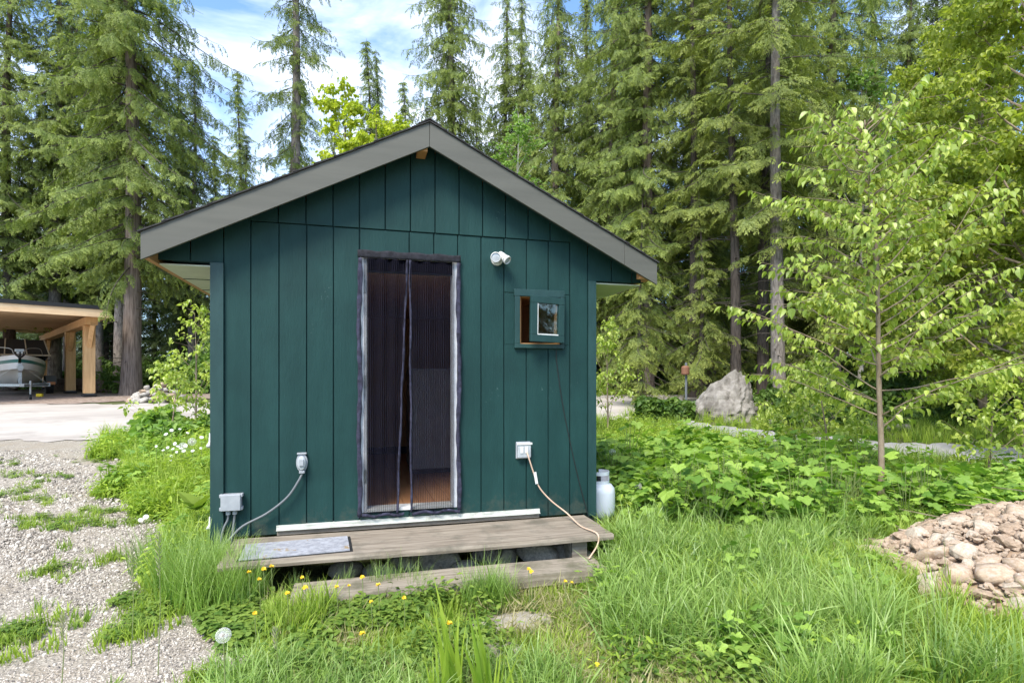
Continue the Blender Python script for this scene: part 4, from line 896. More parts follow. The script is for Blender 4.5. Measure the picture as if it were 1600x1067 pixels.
s_ = rng.uniform(.008, .036, 9000); Pp = np.stack([x - ploc[0], y - ploc[1], hgt(x, y) + pile_h(xc, zc) + rng.uniform(-.02, .02, 9000)], -1)
scatter('small_stones', S_peb, Pp, rng.uniform(-1, 1, (9000, 3)) * [.8, .8, 3], s_, rng.integers(0, 4, 9000), pile)
# sticks and roots in the pile
sk = MB()
for i in range(70):
    a = r.uniform(0, 6.28); q = r.random() ** .5 * 1.1; xc, zc = PILE[0] - .2 + q * 1.6 * math.cos(a), PILE[1] + q * 1.3 * math.sin(a); x, y = c2w(xc, zc); z = float(hgt(x, y) + pile_h(xc, zc)) + .06; L_ = r.uniform(.08, .35); d = r.uniform(0, 6.28)
    p0 = Vector((float(x), float(y), z)) - Vector(ploc); v = Vector((math.cos(d), math.sin(d), r.uniform(-.2, .3))); w = Vector((-v.y, v.x, 0)) * r.uniform(-.2, .2)
    sk.tube([p0, p0 + (v * .5 + w) * L_, p0 + v * L_], [.005, .004, .002], 4)
o = sk.build('twigs', M_barks, pile); o['kind'] = 'stuff'
# far rock heap by the big cedar
pts = []; c0 = (247, 16.9)
for i in range(120):
    u = r.uniform(-1, 1); v = r.uniform(-.6, .6); x, y, z = at(c0[0] + u * 42, c0[1] + v); hh = .62 * (1 - abs(u) ** 1.5) * (1 - abs(v)); s = r.uniform(.08, .17)
    pts.append((x, y, z + hh * r.uniform(.1, .9), s, (r.uniform(-.5, .5), r.uniform(-.5, .5), r.uniform(0, 6))))
heap('rock_heap', 'heap of pale angular rocks at the foot of the big cedar', 'rock pile', stg + stm[:2], pts, at(*c0))
pts = []
for i in range(40):
    x, y, z = at(150 + i * 1.6 + r.uniform(-3, 3), 21.5 + r.uniform(-.3, .5)); pts.append((x, y, z + r.uniform(0, .25), r.uniform(.12, .25), (r.uniform(-.5, .5), 0, r.uniform(0, 6))))
heap('rock_row', 'low row of pale rocks left of the big cedar behind the carport', 'rock pile', stg, pts, at(185, 21.5))
# boulder
def boulder():
    bm = bmesh.new(); bmesh.ops.create_icosphere(bm, subdivisions=5, radius=1); from mathutils import noise
    rb = random.Random(4); offs = [Vector((rb.uniform(-1, 1), rb.uniform(-1, 1), rb.uniform(-.4, 1))).normalized() for _ in range(14)]
    for v in bm.verts:
        co = v.co.copy()
        for d in offs:
            k = v.co.dot(d)
            if k > .80: v.co -= d * (k - .80) * .9
        n1 = noise.noise(co * 1.6); n2 = noise.noise(co * 5 + Vector((3, 1, 2))); n3 = noise.noise(Vector((co.x * 2 + co.z * 5, co.y * 9, co.z * 9 - co.x * 4)))
        v.co *= 1 + .16 * n1 + .09 * n2 + .09 * n3
        # pointed top leaning right
        t = max(0, v.co.z); v.co.x = v.co.x * (1 - .42 * t) + .30 * t; v.co.y *= 1 - .4 * t
    me = bpy.data.meshes.new('boulder'); bm.to_mesh(me); bm.free(); me.materials.append(M_boulder); me.polygons.foreach_set('use_smooth', [False] * len(me.polygons)); return me
x, y, z = at(1133, 13.2); o = bpy.data.objects.new('boulder', boulder()); COL.objects.link(o); o.location = (x, y, z + .16); o.scale = (.86, .66, .92); o.rotation_euler = (0, 0, -TH)
tag(o, 'big pointed grey boulder between road and conifers', 'boulder')
# mailbox-like marker on a post by the road
mp_ = at(1072, 14.2); mk = empty('reflector_post', mp_, 'thin metal post with an orange reflector left of the boulder', 'marker post')
MB().tube([(0, 0, 0), (0, 0, 1.25)], .03, 8).build('post', M_dkgrey, mk); M_rust = mat('reflector', (.20, .09, .05), rough=.6); MB().lathe([(.09, -.10), (.10, -.08), (.10, .08), (.06, .12)], 12, (-.04, -.03, 1.05)).build('reflector', M_rust, mk)
for i, (pa, za, pb, zb_) in enumerate([(1195, 11.8, 1420, 11.4), (1150, 14.8, 1320, 15.2)]):
    a = Vector(at(pa, za)); b = Vector(at(pb, zb_)); a.z += .07; b.z += .07; mid = a.lerp(b, .5)
    tag(MB().tube([a - mid, Vector((0, 0, .02)), b - mid], [.10, .10, .08], 10).build('log', M_barkg, loc=mid), ['grey log edging the path right of the boulder', 'fallen log lying behind the boulder under the conifers'][i], 'log')

# ================================================================ TREES
def trunk_mesh(name, H, r0, m, seed, top=.03, flare=.35, lean=0.0, n=16):
    r = random.Random(seed); pts = []; rad = []
    a, b = r.uniform(0, 6), r.uniform(0, 6)
    for i in range(n + 1):
        t = (i / n) ** 1.4; z = t * H; pts.append((.012 * H * math.sin(t * 5 + a) * t + lean * z, .012 * H * math.sin(t * 4 + b) * t, z - .15 * (i == 0)))
        rad.append(r0 * ((1 - t) ** .85 * (1 - top) + top) * (1 + flare * math.exp(-z / (r0 * 1.8))))
    V = []; k = 14; Fc = []
    for i, (p, q) in enumerate(zip(pts, rad)):
        for j in range(k):
            aa = 2 * math.pi * j / k; w_ = q * (1 + .07 * math.sin(aa * 4 + seed) * math.exp(-p[2] * .8) + r.uniform(-.05, .05)); V.append((p[0] + w_ * math.cos(aa), p[1] + w_ * math.sin(aa), p[2]))
    Fc = [(i * k + j, i * k + (j + 1) % k, (i + 1) * k + (j + 1) % k, (i + 1) * k + j) for i in range(n) for j in range(k)]
    return MB().add(V, Fc).mesh(name, m, True), (lambda z: (np.interp(z, [p[2] for p in pts], [p[0] for p in pts]), np.interp(z, [p[2] for p in pts], [p[1] for p in pts])))
def conifer_parts(seed, H, zb, Rm, r0, bark, dens=1.0, droop=.5, spr=.62, shape=.8, bare=None, gap=.15, up=0.0, dead=12):
    """meshes of a conifer: trunk, limbs, spray points"""
    r = np.random.default_rng(seed); tm, cx = trunk_mesh('trunk', H, r0, bark, seed); limbs = MB(); Ps = []; Rs = []; Ss = []
    z = zb; phase = r.uniform(0, 6)
    while z < H - .15:
        t = (z - zb) / (H - zb); rad = Rm * ((1 - t) ** shape) * min(1, .55 + t * 5) + .12
        for q in range(max(1, int(round(2.6 * dens)))):
            phase += 2.39996 + r.uniform(-.5, .5); L_ = rad * r.uniform(.55, 1.12)
            if r.uniform() < gap: L_ *= .5
            el = R(r.uniform(-14, 14) - 12 * (1 - t)) + up * t; p0 = np.array([*cx(z), z]); k = max(4, int(L_ / (spr * .34))); pts = []
            for i in range(k + 1):
                u = i / k; hor = L_ * u; zz = hor * math.tan(el) - droop * L_ * .55 * (u ** 1.5) + .16 * L_ * u ** 4; wa = phase + .12 * math.sin(u * 3 + phase)
                pts.append(p0 + np.array([math.cos(wa) * hor, math.sin(wa) * hor, zz]))
            limbs.tube(pts[::2] if k > 5 else pts, np.linspace(.008 + L_ * .006, .003, len(pts[::2] if k > 5 else pts)), 4, False)
            for i in range(1, k + 1):
                u = i / k
                if u < .16 and L_ > 1: continue
                d = pts[i] - pts[i - 1]; pit = math.atan2(-d[2], math.hypot(d[0], d[1])); yaw = math.atan2(d[1], d[0])
                sides = (-1, 1) if i < k else (0,)
                for s in sides:
                    if r.uniform() < .26: continue
                    fs = spr * (1.0 - .35 * u) * r.uniform(.7, 1.2) * (.55 + .45 * min(1, L_ / 1.5)) * (1.15 if s == 0 else 1)
                    Ps.append(pts[i - 1] + r.normal(0, .02, 3)); Rs.append((r.uniform(-.5, .5) * 1.0 + s * .25, pit + droop * r.uniform(-.3, 1.1), yaw + s * r.uniform(.55, 1.15))); Ss.append(fs)
                    if L_ * (1 - u) > .9 and s != 0:   # secondary hanging spray further out to the side
                        d2 = np.array([math.cos(yaw + s * .9), math.sin(yaw + s * .9), -.25]) * fs * .75
                        Ps.append(pts[i - 1] + d2); Rs.append((r.uniform(-.5, .5), pit + droop * r.uniform(-.1, 1.5), yaw + s * r.uniform(.3, 1.3))); Ss.append(fs * .85)
        z += r.uniform(.17, .34) / 1.0 * (1.25 if dens < 1 else 1.0)
    for i in range(dead):                       # bare snags below the crown
        zz = r.uniform(.25, 1) * zb; a = r.uniform(0, 6.28); L_ = r.uniform(.3, 1.3); p0 = np.array([*cx(zz), zz]); limbs.tube([p0, p0 + np.array([math.cos(a) * L_ * .5, math.sin(a) * L_ * .5, .02]), p0 + np.array([math.cos(a + .2) * L_, math.sin(a + .2) * L_, -.15 * L_])], [.02, .012, .004], 4, False)
    n = len(Ps)
    return tm, limbs.mesh('limbs', M_limb), point_mesh('crown', np.array(Ps), np.array(Rs), np.array(Ss), r.integers(0, 3, n)), n
NI = [0]
def place_tree(name, parts, grp, px, zc, rz_, label, group=None, s=1.0, cat='tree', sc=None):
    x, y, z = at(px, zc); e = empty(name, (x, y, z - .05), label, cat, group, rz_); e.scale = sc or (s, s, s)
    for nm, me in (('trunk', parts[0]), ('limbs', parts[1])):
        o = bpy.data.objects.new(nm, me); COL.objects.link(o); o.parent = e
        if nm == 'limbs': o['kind'] = 'stuff'
    o = scatter('crown', grp, None, None, None, None, e, parts[2]); NI[0] += parts[3]
    return e
GF = 'conifers of the wood round the clearing'
# nearer, individually shaped
cedarA = conifer_parts(1, 24, 4.4, 4.5, .28, M_bark, 1.5, .85, .50, .5)
place_tree('cedar_tree', cedarA, S_cedar, 205, 19, .4, 'broad drooping cedar with thick bare trunk beside the carport', GF)
slim = conifer_parts(2, 29, 2.5, 3.7, .30, M_barkg, .95, .75, .55, .7, gap=.3)
place_tree('spruce_tree', slim, S_cedar, 457, 26, 0, 'tall thin open-crowned spruce rising left of the roof peak', GF)
slimb = conifer_parts(3, 26, 2.5, 4.2, .27, M_barkg, 1.15, .9, .58, .8, gap=.2)
place_tree('spruce_tree', slimb, S_cedar, 703, 26, 1, 'tall drooping spruce standing straight behind the roof peak', GF)
tip = conifer_parts(4, 21, 2.5, 4.2, .22, M_barkd, 1.0, .7, .55, .8, gap=.3)
place_tree('spruce_tree', tip, S_cedar, 786, 30, 2, 'thin spruce tip against the sky right of the roof peak', GF, 1.03)
place_tree('spruce_tree', tip, S_cedar, 587, 33, 3, 'small spruce tip behind the yellow maple left of the peak', GF, .93)
cedarB = conifer_parts(5, 20.5, 2.6, 4.4, .28, M_bark, 1.15, .85, .6, .7)
place_tree('cedar_tree', cedarB, S_cedar, 868, 24, 0, 'pointed dense cedar right of the roof peak', GF, .96)
place_tree('cedar_tree', cedarB, S_cedar, 925, 27, 2, 'dense cedar tucked just right of the pointed cedar', GF, .93)
cedarC = conifer_parts(6, 21, 1.8, 3.9, .27, M_bark, 1.7, .75, .48, .6)
place_tree('cedar_tree', cedarC, S_cedar, 1010, 19.5, 0, 'large light green cedar filling the sky above the right eave', GF)
place_tree('cedar_tree', cedarC, S_cedar, 1105, 21, 2.5, 'large cedar between the light green cedar and the bare grey trunk', GF, 1.05)
place_tree('cedar_tree', cedarC, S_cedar, 955, 23, 4.1, 'cedar right above the right roof slope, left of the light green cedar', GF, 1.0)
place_tree('cedar_tree', cedarC, S_cedar, 1180, 24, 5.1, 'cedar behind the bare grey trunk, left of it', GF, 1.05)
place_tree('cedar_tree', cedarC, S_cedar, 820, 29, 1.1, 'far cedar between the thin spruce tip and the pointed cedar', GF, .95)
place_tree('cedar_tree', cedarC, S_cedar, 1420, 23, 3.0, 'cedar between the sapling and the alders', GF, .86)
hem = conifer_parts(7, 20, 4.5, 2.9, .19, M_barkg, .75, .5, .6, .5, gap=.3, dead=26)
place_tree('hemlock_tree', hem, S_hem, 1216, 15.6, .5, 'tall hemlock with long bare grey trunk right of the boulder', GF)
hem2 = conifer_parts(8, 17, 5.0, 2.4, .16, M_barkd, .8, .5, .6, .5, gap=.3, dead=26)
place_tree('hemlock_tree', hem2, S_hem, 1149, 16.6, .5, 'dark trunked hemlock rising straight behind the boulder', GF)
place_tree('hemlock_tree', hem2, S_hem, 1193, 17.4, 3.5, 'hemlock with thick dark trunk between boulder and bare grey trunk', GF, 1.15)
place_tree('hemlock_tree', hem2, S_hem, 1083, 18.0, 5, 'dark trunked hemlock left of the boulder behind the marker post', GF, 1.05)
yh = conifer_parts(9, 5.6, .5, 1.7, .08, M_barkd, 1.1, .55, .5, .9, gap=.15, dead=3)
place_tree('young_hemlock', yh, S_hem, 1000, 15.2, 0, 'young bright hemlock just right of the eave tip', 'young hemlocks', 1.0)
place_tree('young_hemlock', yh, S_hem, 1095, 16.8, 2, 'young hemlock above the marker post', 'young hemlocks', 1.12)
place_tree('young_hemlock', yh, S_hem, 1190, 18.6, 4, 'tallest young hemlock with spiky tip left of the bare grey trunk', 'young hemlocks', 1.55)
place_tree('young_hemlock', yh, S_hem, 1290, 17.0, 1, 'young hemlock behind the sapling', 'young hemlocks', 1.15)
# left wood
firA = conifer_parts(10, 20, 4.5, 3.0, .24, M_barkg, 1.0, .5, .62, .6, dead=24)
firB = conifer_parts(11, 17, .8, 2.9, .18, M_barkd, 1.0, .45, .62, .8, dead=6)
firC = conifer_parts(12, 22, 3.2, 3.2, .22, M_barkd, 1.0, .6, .62, .65, dead=16)
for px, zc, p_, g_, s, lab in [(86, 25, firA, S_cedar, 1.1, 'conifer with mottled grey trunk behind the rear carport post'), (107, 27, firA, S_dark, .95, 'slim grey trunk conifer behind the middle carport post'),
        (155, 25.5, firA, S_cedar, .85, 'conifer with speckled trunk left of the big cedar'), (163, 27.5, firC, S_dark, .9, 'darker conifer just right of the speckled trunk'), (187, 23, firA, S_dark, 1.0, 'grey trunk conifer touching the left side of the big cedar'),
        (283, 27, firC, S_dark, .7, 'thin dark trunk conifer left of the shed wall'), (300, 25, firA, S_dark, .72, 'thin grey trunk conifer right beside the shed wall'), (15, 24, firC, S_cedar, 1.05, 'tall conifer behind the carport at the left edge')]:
    place_tree('fir_tree', p_, g_, px, zc, px * 1.7, lab, GF, s)
for px, zc, s, g_, p_, lab in [(1300, 22, 1.05, S_cedar, cedarB, 'cedar behind the top of the sapling'), (1365, 27, 1.05, S_cedar, firC, 'tall fir behind the sapling on its right'), (1462, 26, .98, S_dark, firC, 'fir beside the gap of sky at the upper right'), (1540, 22, 1.0, S_dark, firC, 'dark fir behind the yellow green alder'), (980, 30, .98, S_dark, firC, 'dark fir between the cedars above the right eave'), (1240, 26, 1.05, S_cedar, firC, 'fir behind the bare grey trunk')]:
    place_tree('fir_tree', p_, g_, px, zc, px * 1.3, lab, GF, s)
# the deep wood: low ranks of firs
FR = 'dark firs in the depth of the wood'
rr = random.Random(9)
def deep(px, zc, s, gname=S_dark, p_=firB): place_tree('fir_tree', p_, gname, px, zc, rr.uniform(0, 6), 'dark fir in the depth of the wood ' + ('behind the carport' if px < 190 else 'between the big cedar and the shed' if px < 340 else 'showing over the left roof slope' if px < 667 else 'showing over the right roof slope' if px < 930 else 'above the boulder' if px < 1240 else 'behind the sapling' if px < 1450 else 'behind the alders at the right edge'), FR + (' left of the shed' if px < 340 else ' behind the roof' if px < 930 else ' right of the shed'), s)
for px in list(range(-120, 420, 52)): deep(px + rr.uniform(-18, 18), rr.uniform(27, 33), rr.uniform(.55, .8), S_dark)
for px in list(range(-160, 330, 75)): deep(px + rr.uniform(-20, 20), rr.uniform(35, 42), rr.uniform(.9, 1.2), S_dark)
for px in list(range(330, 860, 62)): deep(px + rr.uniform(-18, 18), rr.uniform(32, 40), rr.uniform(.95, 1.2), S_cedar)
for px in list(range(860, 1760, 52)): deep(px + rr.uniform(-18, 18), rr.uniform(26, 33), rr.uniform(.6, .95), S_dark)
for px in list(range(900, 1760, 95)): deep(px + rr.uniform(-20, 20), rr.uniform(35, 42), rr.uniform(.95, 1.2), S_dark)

# the wood goes on behind the camera; it shows in the window pane and shades the sky's light
for k in range(16): 
    xc_, zc_ = (-20 + k * 5 + rr.uniform(-1, 1), -17 - rr.uniform(0, 4)) if k < 9 else (19 + (k % 3) * 2, -20 + (k - 9) * 3.0); x, y = c2w(xc_, zc_); e = empty('fir_tree', (float(x), float(y), 0), 'fir standing in the wood behind the camera', 'tree', 'firs behind the camera', k); e.scale = (.62 if k < 9 else 1.1,) * 3
    for nm, me in (('trunk', firB[0]), ('limbs', firB[1])):
        o = bpy.data.objects.new(nm, me); COL.objects.link(o); o.parent = e
        if nm == 'limbs': o['kind'] = 'stuff'
    scatter('crown', S_cedar, None, None, None, None, e, firB[2])
# ---- broadleaf trees
def broadleaf(seed, H, r0, bark, nb, L0, el, spread, crown0, lpm, lsc, depth=2, tw=.6, wob=.1, lean=0):
    r = np.random.default_rng(seed); tm, cx = trunk_mesh('trunk', H, r0, bark, seed, .08, .2, lean, 12); limbs = MB(); P_ = []; Rr = []; S_ = []
    def grow(p, d, L_, rad, lv):
        k = max(3, int(L_ / .22)); pts = [p]; d = d / np.linalg.norm(d)
        for i in range(k):
            d = d + r.normal(0, wob, 3) + np.array([0, 0, .03 if lv == 0 else -.03]); d /= np.linalg.norm(d); pts.append(pts[-1] + d * L_ / k)
        limbs.tube(pts, np.linspace(rad, rad * .25, k + 1), 5 if lv == 0 else 4, False)
        for i in range(1, k + 1):
            u = i / k
            if lv < depth and u > .2 and r.uniform() < tw:
                for s in (-1, 1):
                    if r.uniform() < .75:
                        a = math.atan2(d[1], d[0]) + s * r.uniform(.5, 1.1); nd = np.array([math.cos(a), math.sin(a), r.uniform(-.2, .45)]); grow(pts[i], nd, L_ * (.5 - .2 * u) * r.uniform(.7, 1.2) + .1, rad * .45 * (1 - .5 * u) + .002, lv + 1)
            if lv >= 1 or u > .45:
                for q in range(int(r.poisson(lpm * L_ / k))):
                    P_.append(pts[i] + r.normal(0, .05, 3)); Rr.append((r.uniform(-.3, .3), r.uniform(-.2, .5), r.uniform(0, 6.28))); S_.append(lsc * r.uniform(.65, 1.2))
    for i in range(nb):
        t = crown0 + (1 - crown0) * (i + .5) / nb; z = H * t; a = i * 2.39996 + r.uniform(-.4, .4); e = R(el) + R(25) * t + r.normal(0, .12)
        grow(np.array([*cx(z), z]), np.array([math.cos(a) * math.cos(e), math.sin(a) * math.cos(e), math.sin(e)]), L0 * (1 - .72 * ((i + .5) / nb) ** spread) * r.uniform(.8, 1.15), r0 * .35 * (1 - .6 * t), 0)
    n = len(P_); return tm, limbs.mesh('limbs', bark), point_mesh('crown', np.array(P_), np.array(Rr), np.array(S_), r.integers(0, 4, n)), n
M_barkw = mat('pale_bark', (.42, .38, .32), (.60, .56, .50), .8, 9, (1, 1, .4), .003, 30)
maple = broadleaf(21, 8.0, .08, M_barks, 26, 2.0, 48, 1, .3, 13, .62, 2, .5)
place_tree('maple_tree', maple, S_yellow, 545, 16.5, .3, 'yellow green young maple showing over the left roof slope', None, 1.12)
place_tree('maple_tree', maple, S_yellow, 620, 19.5, 2.0, 'yellow green maple close left of the roof peak', None, 1.14)
place_tree('maple_tree', maple, S_yellow, 582, 14.5, 4.0, 'middle yellow green maple of the three behind the left roof slope', None, .92)
birch = broadleaf(22, 8.6, .07, M_barkw, 26, 1.8, 40, 1, .35, 14, .65, 2, .55)
place_tree('birch_tree', birch, S_birch, 806, 18.5, 1.1, 'pale green birch above the right roof slope', None, 1.05)
place_tree('birch_tree', birch, S_birch, 1345, 22, 0, 'light green birch behind the sapling top', None, 1.45)
alder = broadleaf(23, 9.4, .10, M_barks, 44, 3.4, 24, .7, .08, 14, 1.05, 2, .6)
place_tree('alder_tree', alder, S_alder, 1640, 9.6, .4, 'big yellow green alder overhanging the right edge', None, 1.0)
place_tree('alder_tree', alder, S_alder, 1475, 15.5, 4.2, 'farther yellow green alder just right of the sapling top', None, .98)
place_tree('alder_tree', alder, S_alder, 1535, 12.4, 2.2, 'second alder with pale limbs between sapling and right edge', None, .95)
S_sapl = leafgroup('shrub_bright_leaves', G_sap, .085, .055)
bush = broadleaf(24, 1.5, .018, M_barks, 12, 1.0, 28, .8, .12, 16, 1.0, 1, .5, lean=.12); bushb = broadleaf(25, 2.1, .02, M_barks, 14, .9, 45, .8, .15, 15, .9, 1, .5)
SG = 'leafy shrubs round the clearing'
for px, zc, b_, rz_, s_, lab in [(1255, 9.2, bush, .5, .9, 'leafy shrub just right in front of the boulder'), (1300, 8.0, bush, 2.6, 1.0, 'low arching shrub left of the sapling trunk'), (950, 10.6, bushb, 1, 1.0, 'leafy sprig showing beside the right wall of the shed'), (1545, 7.6, bush, 4, 1.0, 'shrub before the path at the right edge'),
        (1600, 8.8, bushb, 2, 1.2, 'taller shrub by the path at the right edge'), (306, 11.3, bushb, 3, 1.15, 'bright shrub beside the left shed wall by the road'), (1450, 12.5, bushb, 5, 1.2, 'shrub beyond the path behind the sapling'), (265, 9.6, bush, 1, .9, 'low shrub among the daisies at the road edge')]:
    place_tree('shrub', b_, S_sapl, px, zc, rz_, lab, SG, s_, 'shrub')
print('crown instances', NI[0])

# sapling with leaves as separate parts near the camera
def sapling():
    x, y, z = at(1376, 6.3); e = empty('young_cottonwood', (x, y, z), 'slender sapling with pointed bright leaves standing left of the rubble pile', 'tree')
    r = np.random.default_rng(5); pts = [(-.0, 0, -.1), (.01, 0, .6), (-.01, .01, 1.3), (-.035, 0, 2.0), (-.05, 0, 2.7), (-.12, 0, 3.3), (-.19, 0, 3.9), (-.22, 0, 4.25)]
    tp = smooth_path(pts, 5); n = len(tp); MB().tube(tp, np.linspace(.036, .006, n), 10).build('trunk', M_barks, e, smooth=True)
    limbs = MB(); P_ = []; Rr = []; S_ = []
    for i in range(64):
        t = .22 + .75 * (i / 64) ** .95; p = np.array(tp[min(n - 1, int(t * n))]); a = i * 2.39996 + r.uniform(-.4, .4)
        L_ = 1.85 * (1 - .78 * max(0, (t - .3) / .7) ** 1.1) * r.uniform(.7, 1.15); el = R(r.uniform(2, 22)) + R(28) * t; d = np.array([math.cos(a) * math.cos(el), math.sin(a) * math.cos(el), math.sin(el)])
        k = max(5, int(L_ / .085)); q = [p]
        for j in range(k): d = d + r.normal(0, .06, 3) + np.array([0, 0, .02 - .05 * (j / k)]); d /= np.linalg.norm(d); q.append(q[-1] + d * L_ / k)
        limbs.tube(q, np.linspace(.010, .002, k + 1), 5, False)
        for j in range(2, k + 1):
            for s in (-1, 1, 0):
                if r.uniform() < .95:
                    yaw = math.atan2(d[1], d[0]) + s * r.uniform(.4, 1.3)
                    P_.append(q[j] + r.normal(0, .018, 3)); Rr.append((r.normal(0, .45), r.uniform(.35, 1.25), yaw)); S_.append(r.uniform(.5, 1.4) * (1.15 if j > k - 3 else 1))
            if r.uniform() < .5 and j < k - 1:
                a2 = math.atan2(d[1], d[0]) + r.choice([-1, 1]) * .8; L2 = r.uniform(.12, .42); q2 = q[j] + np.array([math.cos(a2), math.sin(a2), .1]) * L2; limbs.tube([q[j], q2], [.004, .0015], 4, False)
                for u in (.3, .5, .7, .85, 1, 1): P_.append(q[j] + (q2 - q[j]) * u); Rr.append((r.normal(0, .4), r.uniform(.3, 1.2), a2 + r.uniform(-1, 1))); S_.append(r.uniform(.6, 1.15))
    limbs.build('limbs', M_barks, e)['kind'] = 'stuff'
    P_, Rr, S_ = map(np.array, (P_, Rr, S_)); lf = []
    for s in range(3):
        V, Fc = leaf_poly(.080, .050, 'ovate', .18 + .05 * s); b = MB().add(xf(V, 0, 0, 0, 1, (.018, 0, 0)), Fc).add([(0, -.001, 0), (.02, 0, 0), (0, .001, 0)], [(0, 1, 2)]); lf.append(b.mesh('leaf', G_sap, False))
    wx, wy = P_[:, 0] + x, P_[:, 1] + y; _, dist = w2c(wx, wy); order = np.argsort(dist - S_ * .4)
    near, rest = order[:290], order[290:]
    for i in near:
        o = bpy.data.objects.new('leaf', lf[int(i) % 3]); COL.objects.link(o); o.parent = e; o.location = P_[i]; o.rotation_euler = Rr[i]; o.scale = (S_[i],) * 3
    scatter('leaves', scatter_group('sapling_leaves', lf), P_[rest], Rr[rest], S_[rest], r.integers(0, 3, len(rest)), e); print('sapling leaves', len(P_))
sapling()
# ================================================================ LOW PLANTS
def field(n, zr, pr, dens_pow=1.0, seed=0):
    """random points over the ground seen between view depths zr and columns pr"""
    r = np.random.default_rng(seed); zc = zr[0] * (zr[1] / zr[0]) ** r.uniform(0, 1, n) if dens_pow == 1 else np.sqrt(r.uniform(zr[0] ** 2, zr[1] ** 2, n))
    px = r.uniform(pr[0], pr[1], n); xc = (px - 800) / F * zc; x, y = c2w(xc, zc); return x, y, xc, zc, px
LAT = np.random.default_rng(99).uniform(0, 1, (256, 256))
def vn(x, y):
    xi, yi = np.floor(x).astype(int), np.floor(y).astype(int); fx_, fy_ = x - xi, y - yi; fx_ = fx_ * fx_ * (3 - 2 * fx_); fy_ = fy_ * fy_ * (3 - 2 * fy_); g = lambda i, j: LAT[i % 256, j % 256]
    return (g(xi, yi) * (1 - fx_) + g(xi + 1, yi) * fx_) * (1 - fy_) + (g(xi, yi + 1) * (1 - fx_) + g(xi + 1, yi + 1) * fx_) * fy_
def clump(x, y, s=1.0, o=0.0):        # fractal value noise 0..1
    x = np.asarray(x) * s + o * 17.3; y = np.asarray(y) * s - o * 9.1
    return np.clip(.5 + 1.25 * (.5 * vn(x * 1.7, y * 1.7) + .3 * vn(x * 4.1 + 5, y * 4.1) + .2 * vn(x * 9.3, y * 9.3 + 3) - .5), 0, 1)
def plant(name, grp, x, y, scl, nv, seed=1, tilt=.15, lift=0):
    r = np.random.default_rng(seed); n = len(x); P_ = np.stack([x, y, hgt(x, y) + lift], -1); rot = np.stack([r.normal(0, tilt, n), r.normal(0, tilt, n), r.uniform(0, 6.28, n)], -1)
    print(name, n); return scatter(name, grp, P_, rot, scl, r.integers(0, nv, n))
T_short = [blade_tuft('short_blades', G_grass, 18, .085, .05, .0075, 1.3, 3, s) for s in range(3)]
T_mid = [blade_tuft('mid_blades', G_grass, 16, .25, .06, .0095, .9, 4, s + 5) for s in range(3)]
T_long = [blade_tuft('long_blades', G_long, 14, .46, .05, .0135, 1.35, 5, s + 9) for s in range(4)]
T_fine = [blade_tuft('fine_blades', G_long, 30, .30, .06, .0048, .8, 5, s + 13) for s in range(3)]
T_flat = [blade_tuft('flat_blades', G_long, 12, .34, .08, .012, 2.4, 5, s + 17) for s in range(3)]
T_dry = [blade_tuft('dry_blades', G_dry, 10, .12, .08, .006, 2.3, 3, s + 23) for s in range(3)]
T_clov = [trefoil('clover', G_clover, 16, .085, .07, .026, s) for s in range(3)]
T_brt = [leafy('bright_weed', G_bright, 5, .30, .12, .10, .026, 'narrow', s) for s in range(4)]
T_thim = [leafy('low_broadleaf', G_thim, 5, .38, .13, .13, .08, 'lobed', s) for s in range(4)]
T_herb = [leafy('herb', G_clover, 6, .12, .08, .06, .028, 'ovate', s) for s in range(3)]
g_short, g_mid, g_long, g_fine, g_flat, g_dry = [scatter_group('grass_scatter', t) for t in (T_short, T_mid, T_long, T_fine, T_flat, T_dry)]
g_clov, g_brt, g_thim, g_herb = [scatter_group('weed_scatter', t) for t in (T_clov, T_brt, T_thim, T_herb)]
tr_area = lambda xc, zc: (zc < 3.75 - .12 * (xc - .2)) & (xc < 1.15) & (xc > -1.1)      # trodden, short-mown part before the step
# short sward everywhere green
x, y, xc, zc, px = field(30000, (2.3, 8), (-150, 1750), 1, 1); gm = gravel_mask(x, y); c = clump(x, y, 1.2)
k = ~blocked(x, y) & ((gm < .35) | ((clump(x, y, 1.3, .6) + .2 * (np.random.default_rng(8).uniform(size=len(x)) - .5) > .60) & (gm < 1.1) & (np.random.default_rng(3).uniform(size=len(x)) < .35))); rs = np.random.default_rng(2)
k &= ~(tr_area(xc, zc) & (rs.uniform(size=len(x)) < .35)) & ~((np.hypot(xc - 0, (zc - 3.35) * 1.6) < .3))
plant('short_grass', g_short, x[k], y[k], rs.uniform(.6, 1.3, k.sum()), 3, 1)
# middle grass
x, y, xc, zc, px = field(20000, (2.35, 13), (60, 1800), 1, 4); c = clump(x, y, .9, 1)
k = ~blocked(x, y) & (gravel_mask(x, y) < .25) & ~tr_area(xc, zc) & (c > .30) & ((clump(x, y, 1.6, 12) > .40) | (zc > 6)); rs = np.random.default_rng(5)
k &= ~((xc < 2.0) & (zc < 4.1) & (rs.uniform(size=len(x)) < .8) & (xc > -.8)) & ~((px > 1370) & (zc < 3.7) & (rs.uniform(size=len(x)) < .7))
plant('meadow_grass', g_mid, x[k], y[k], rs.uniform(.45, 1.15, k.sum()) * (.35 + .95 * clump(x[k], y[k], 1.6, 12)), 3, 2)
# far verge and meadow
x, y, xc, zc, px = field(9000, (8, 24), (-100, 1750), 2, 6); k = ~blocked(x, y) & (gravel_mask(x, y) < .4) & ~((xc < -4) & (zc > 16)); k &= ~((zc > 19.5) & (xc < 0))
plant('verge_grass', g_mid, x[k], y[k], np.random.default_rng(6).uniform(.7, 1.5, k.sum()), 3, 3)
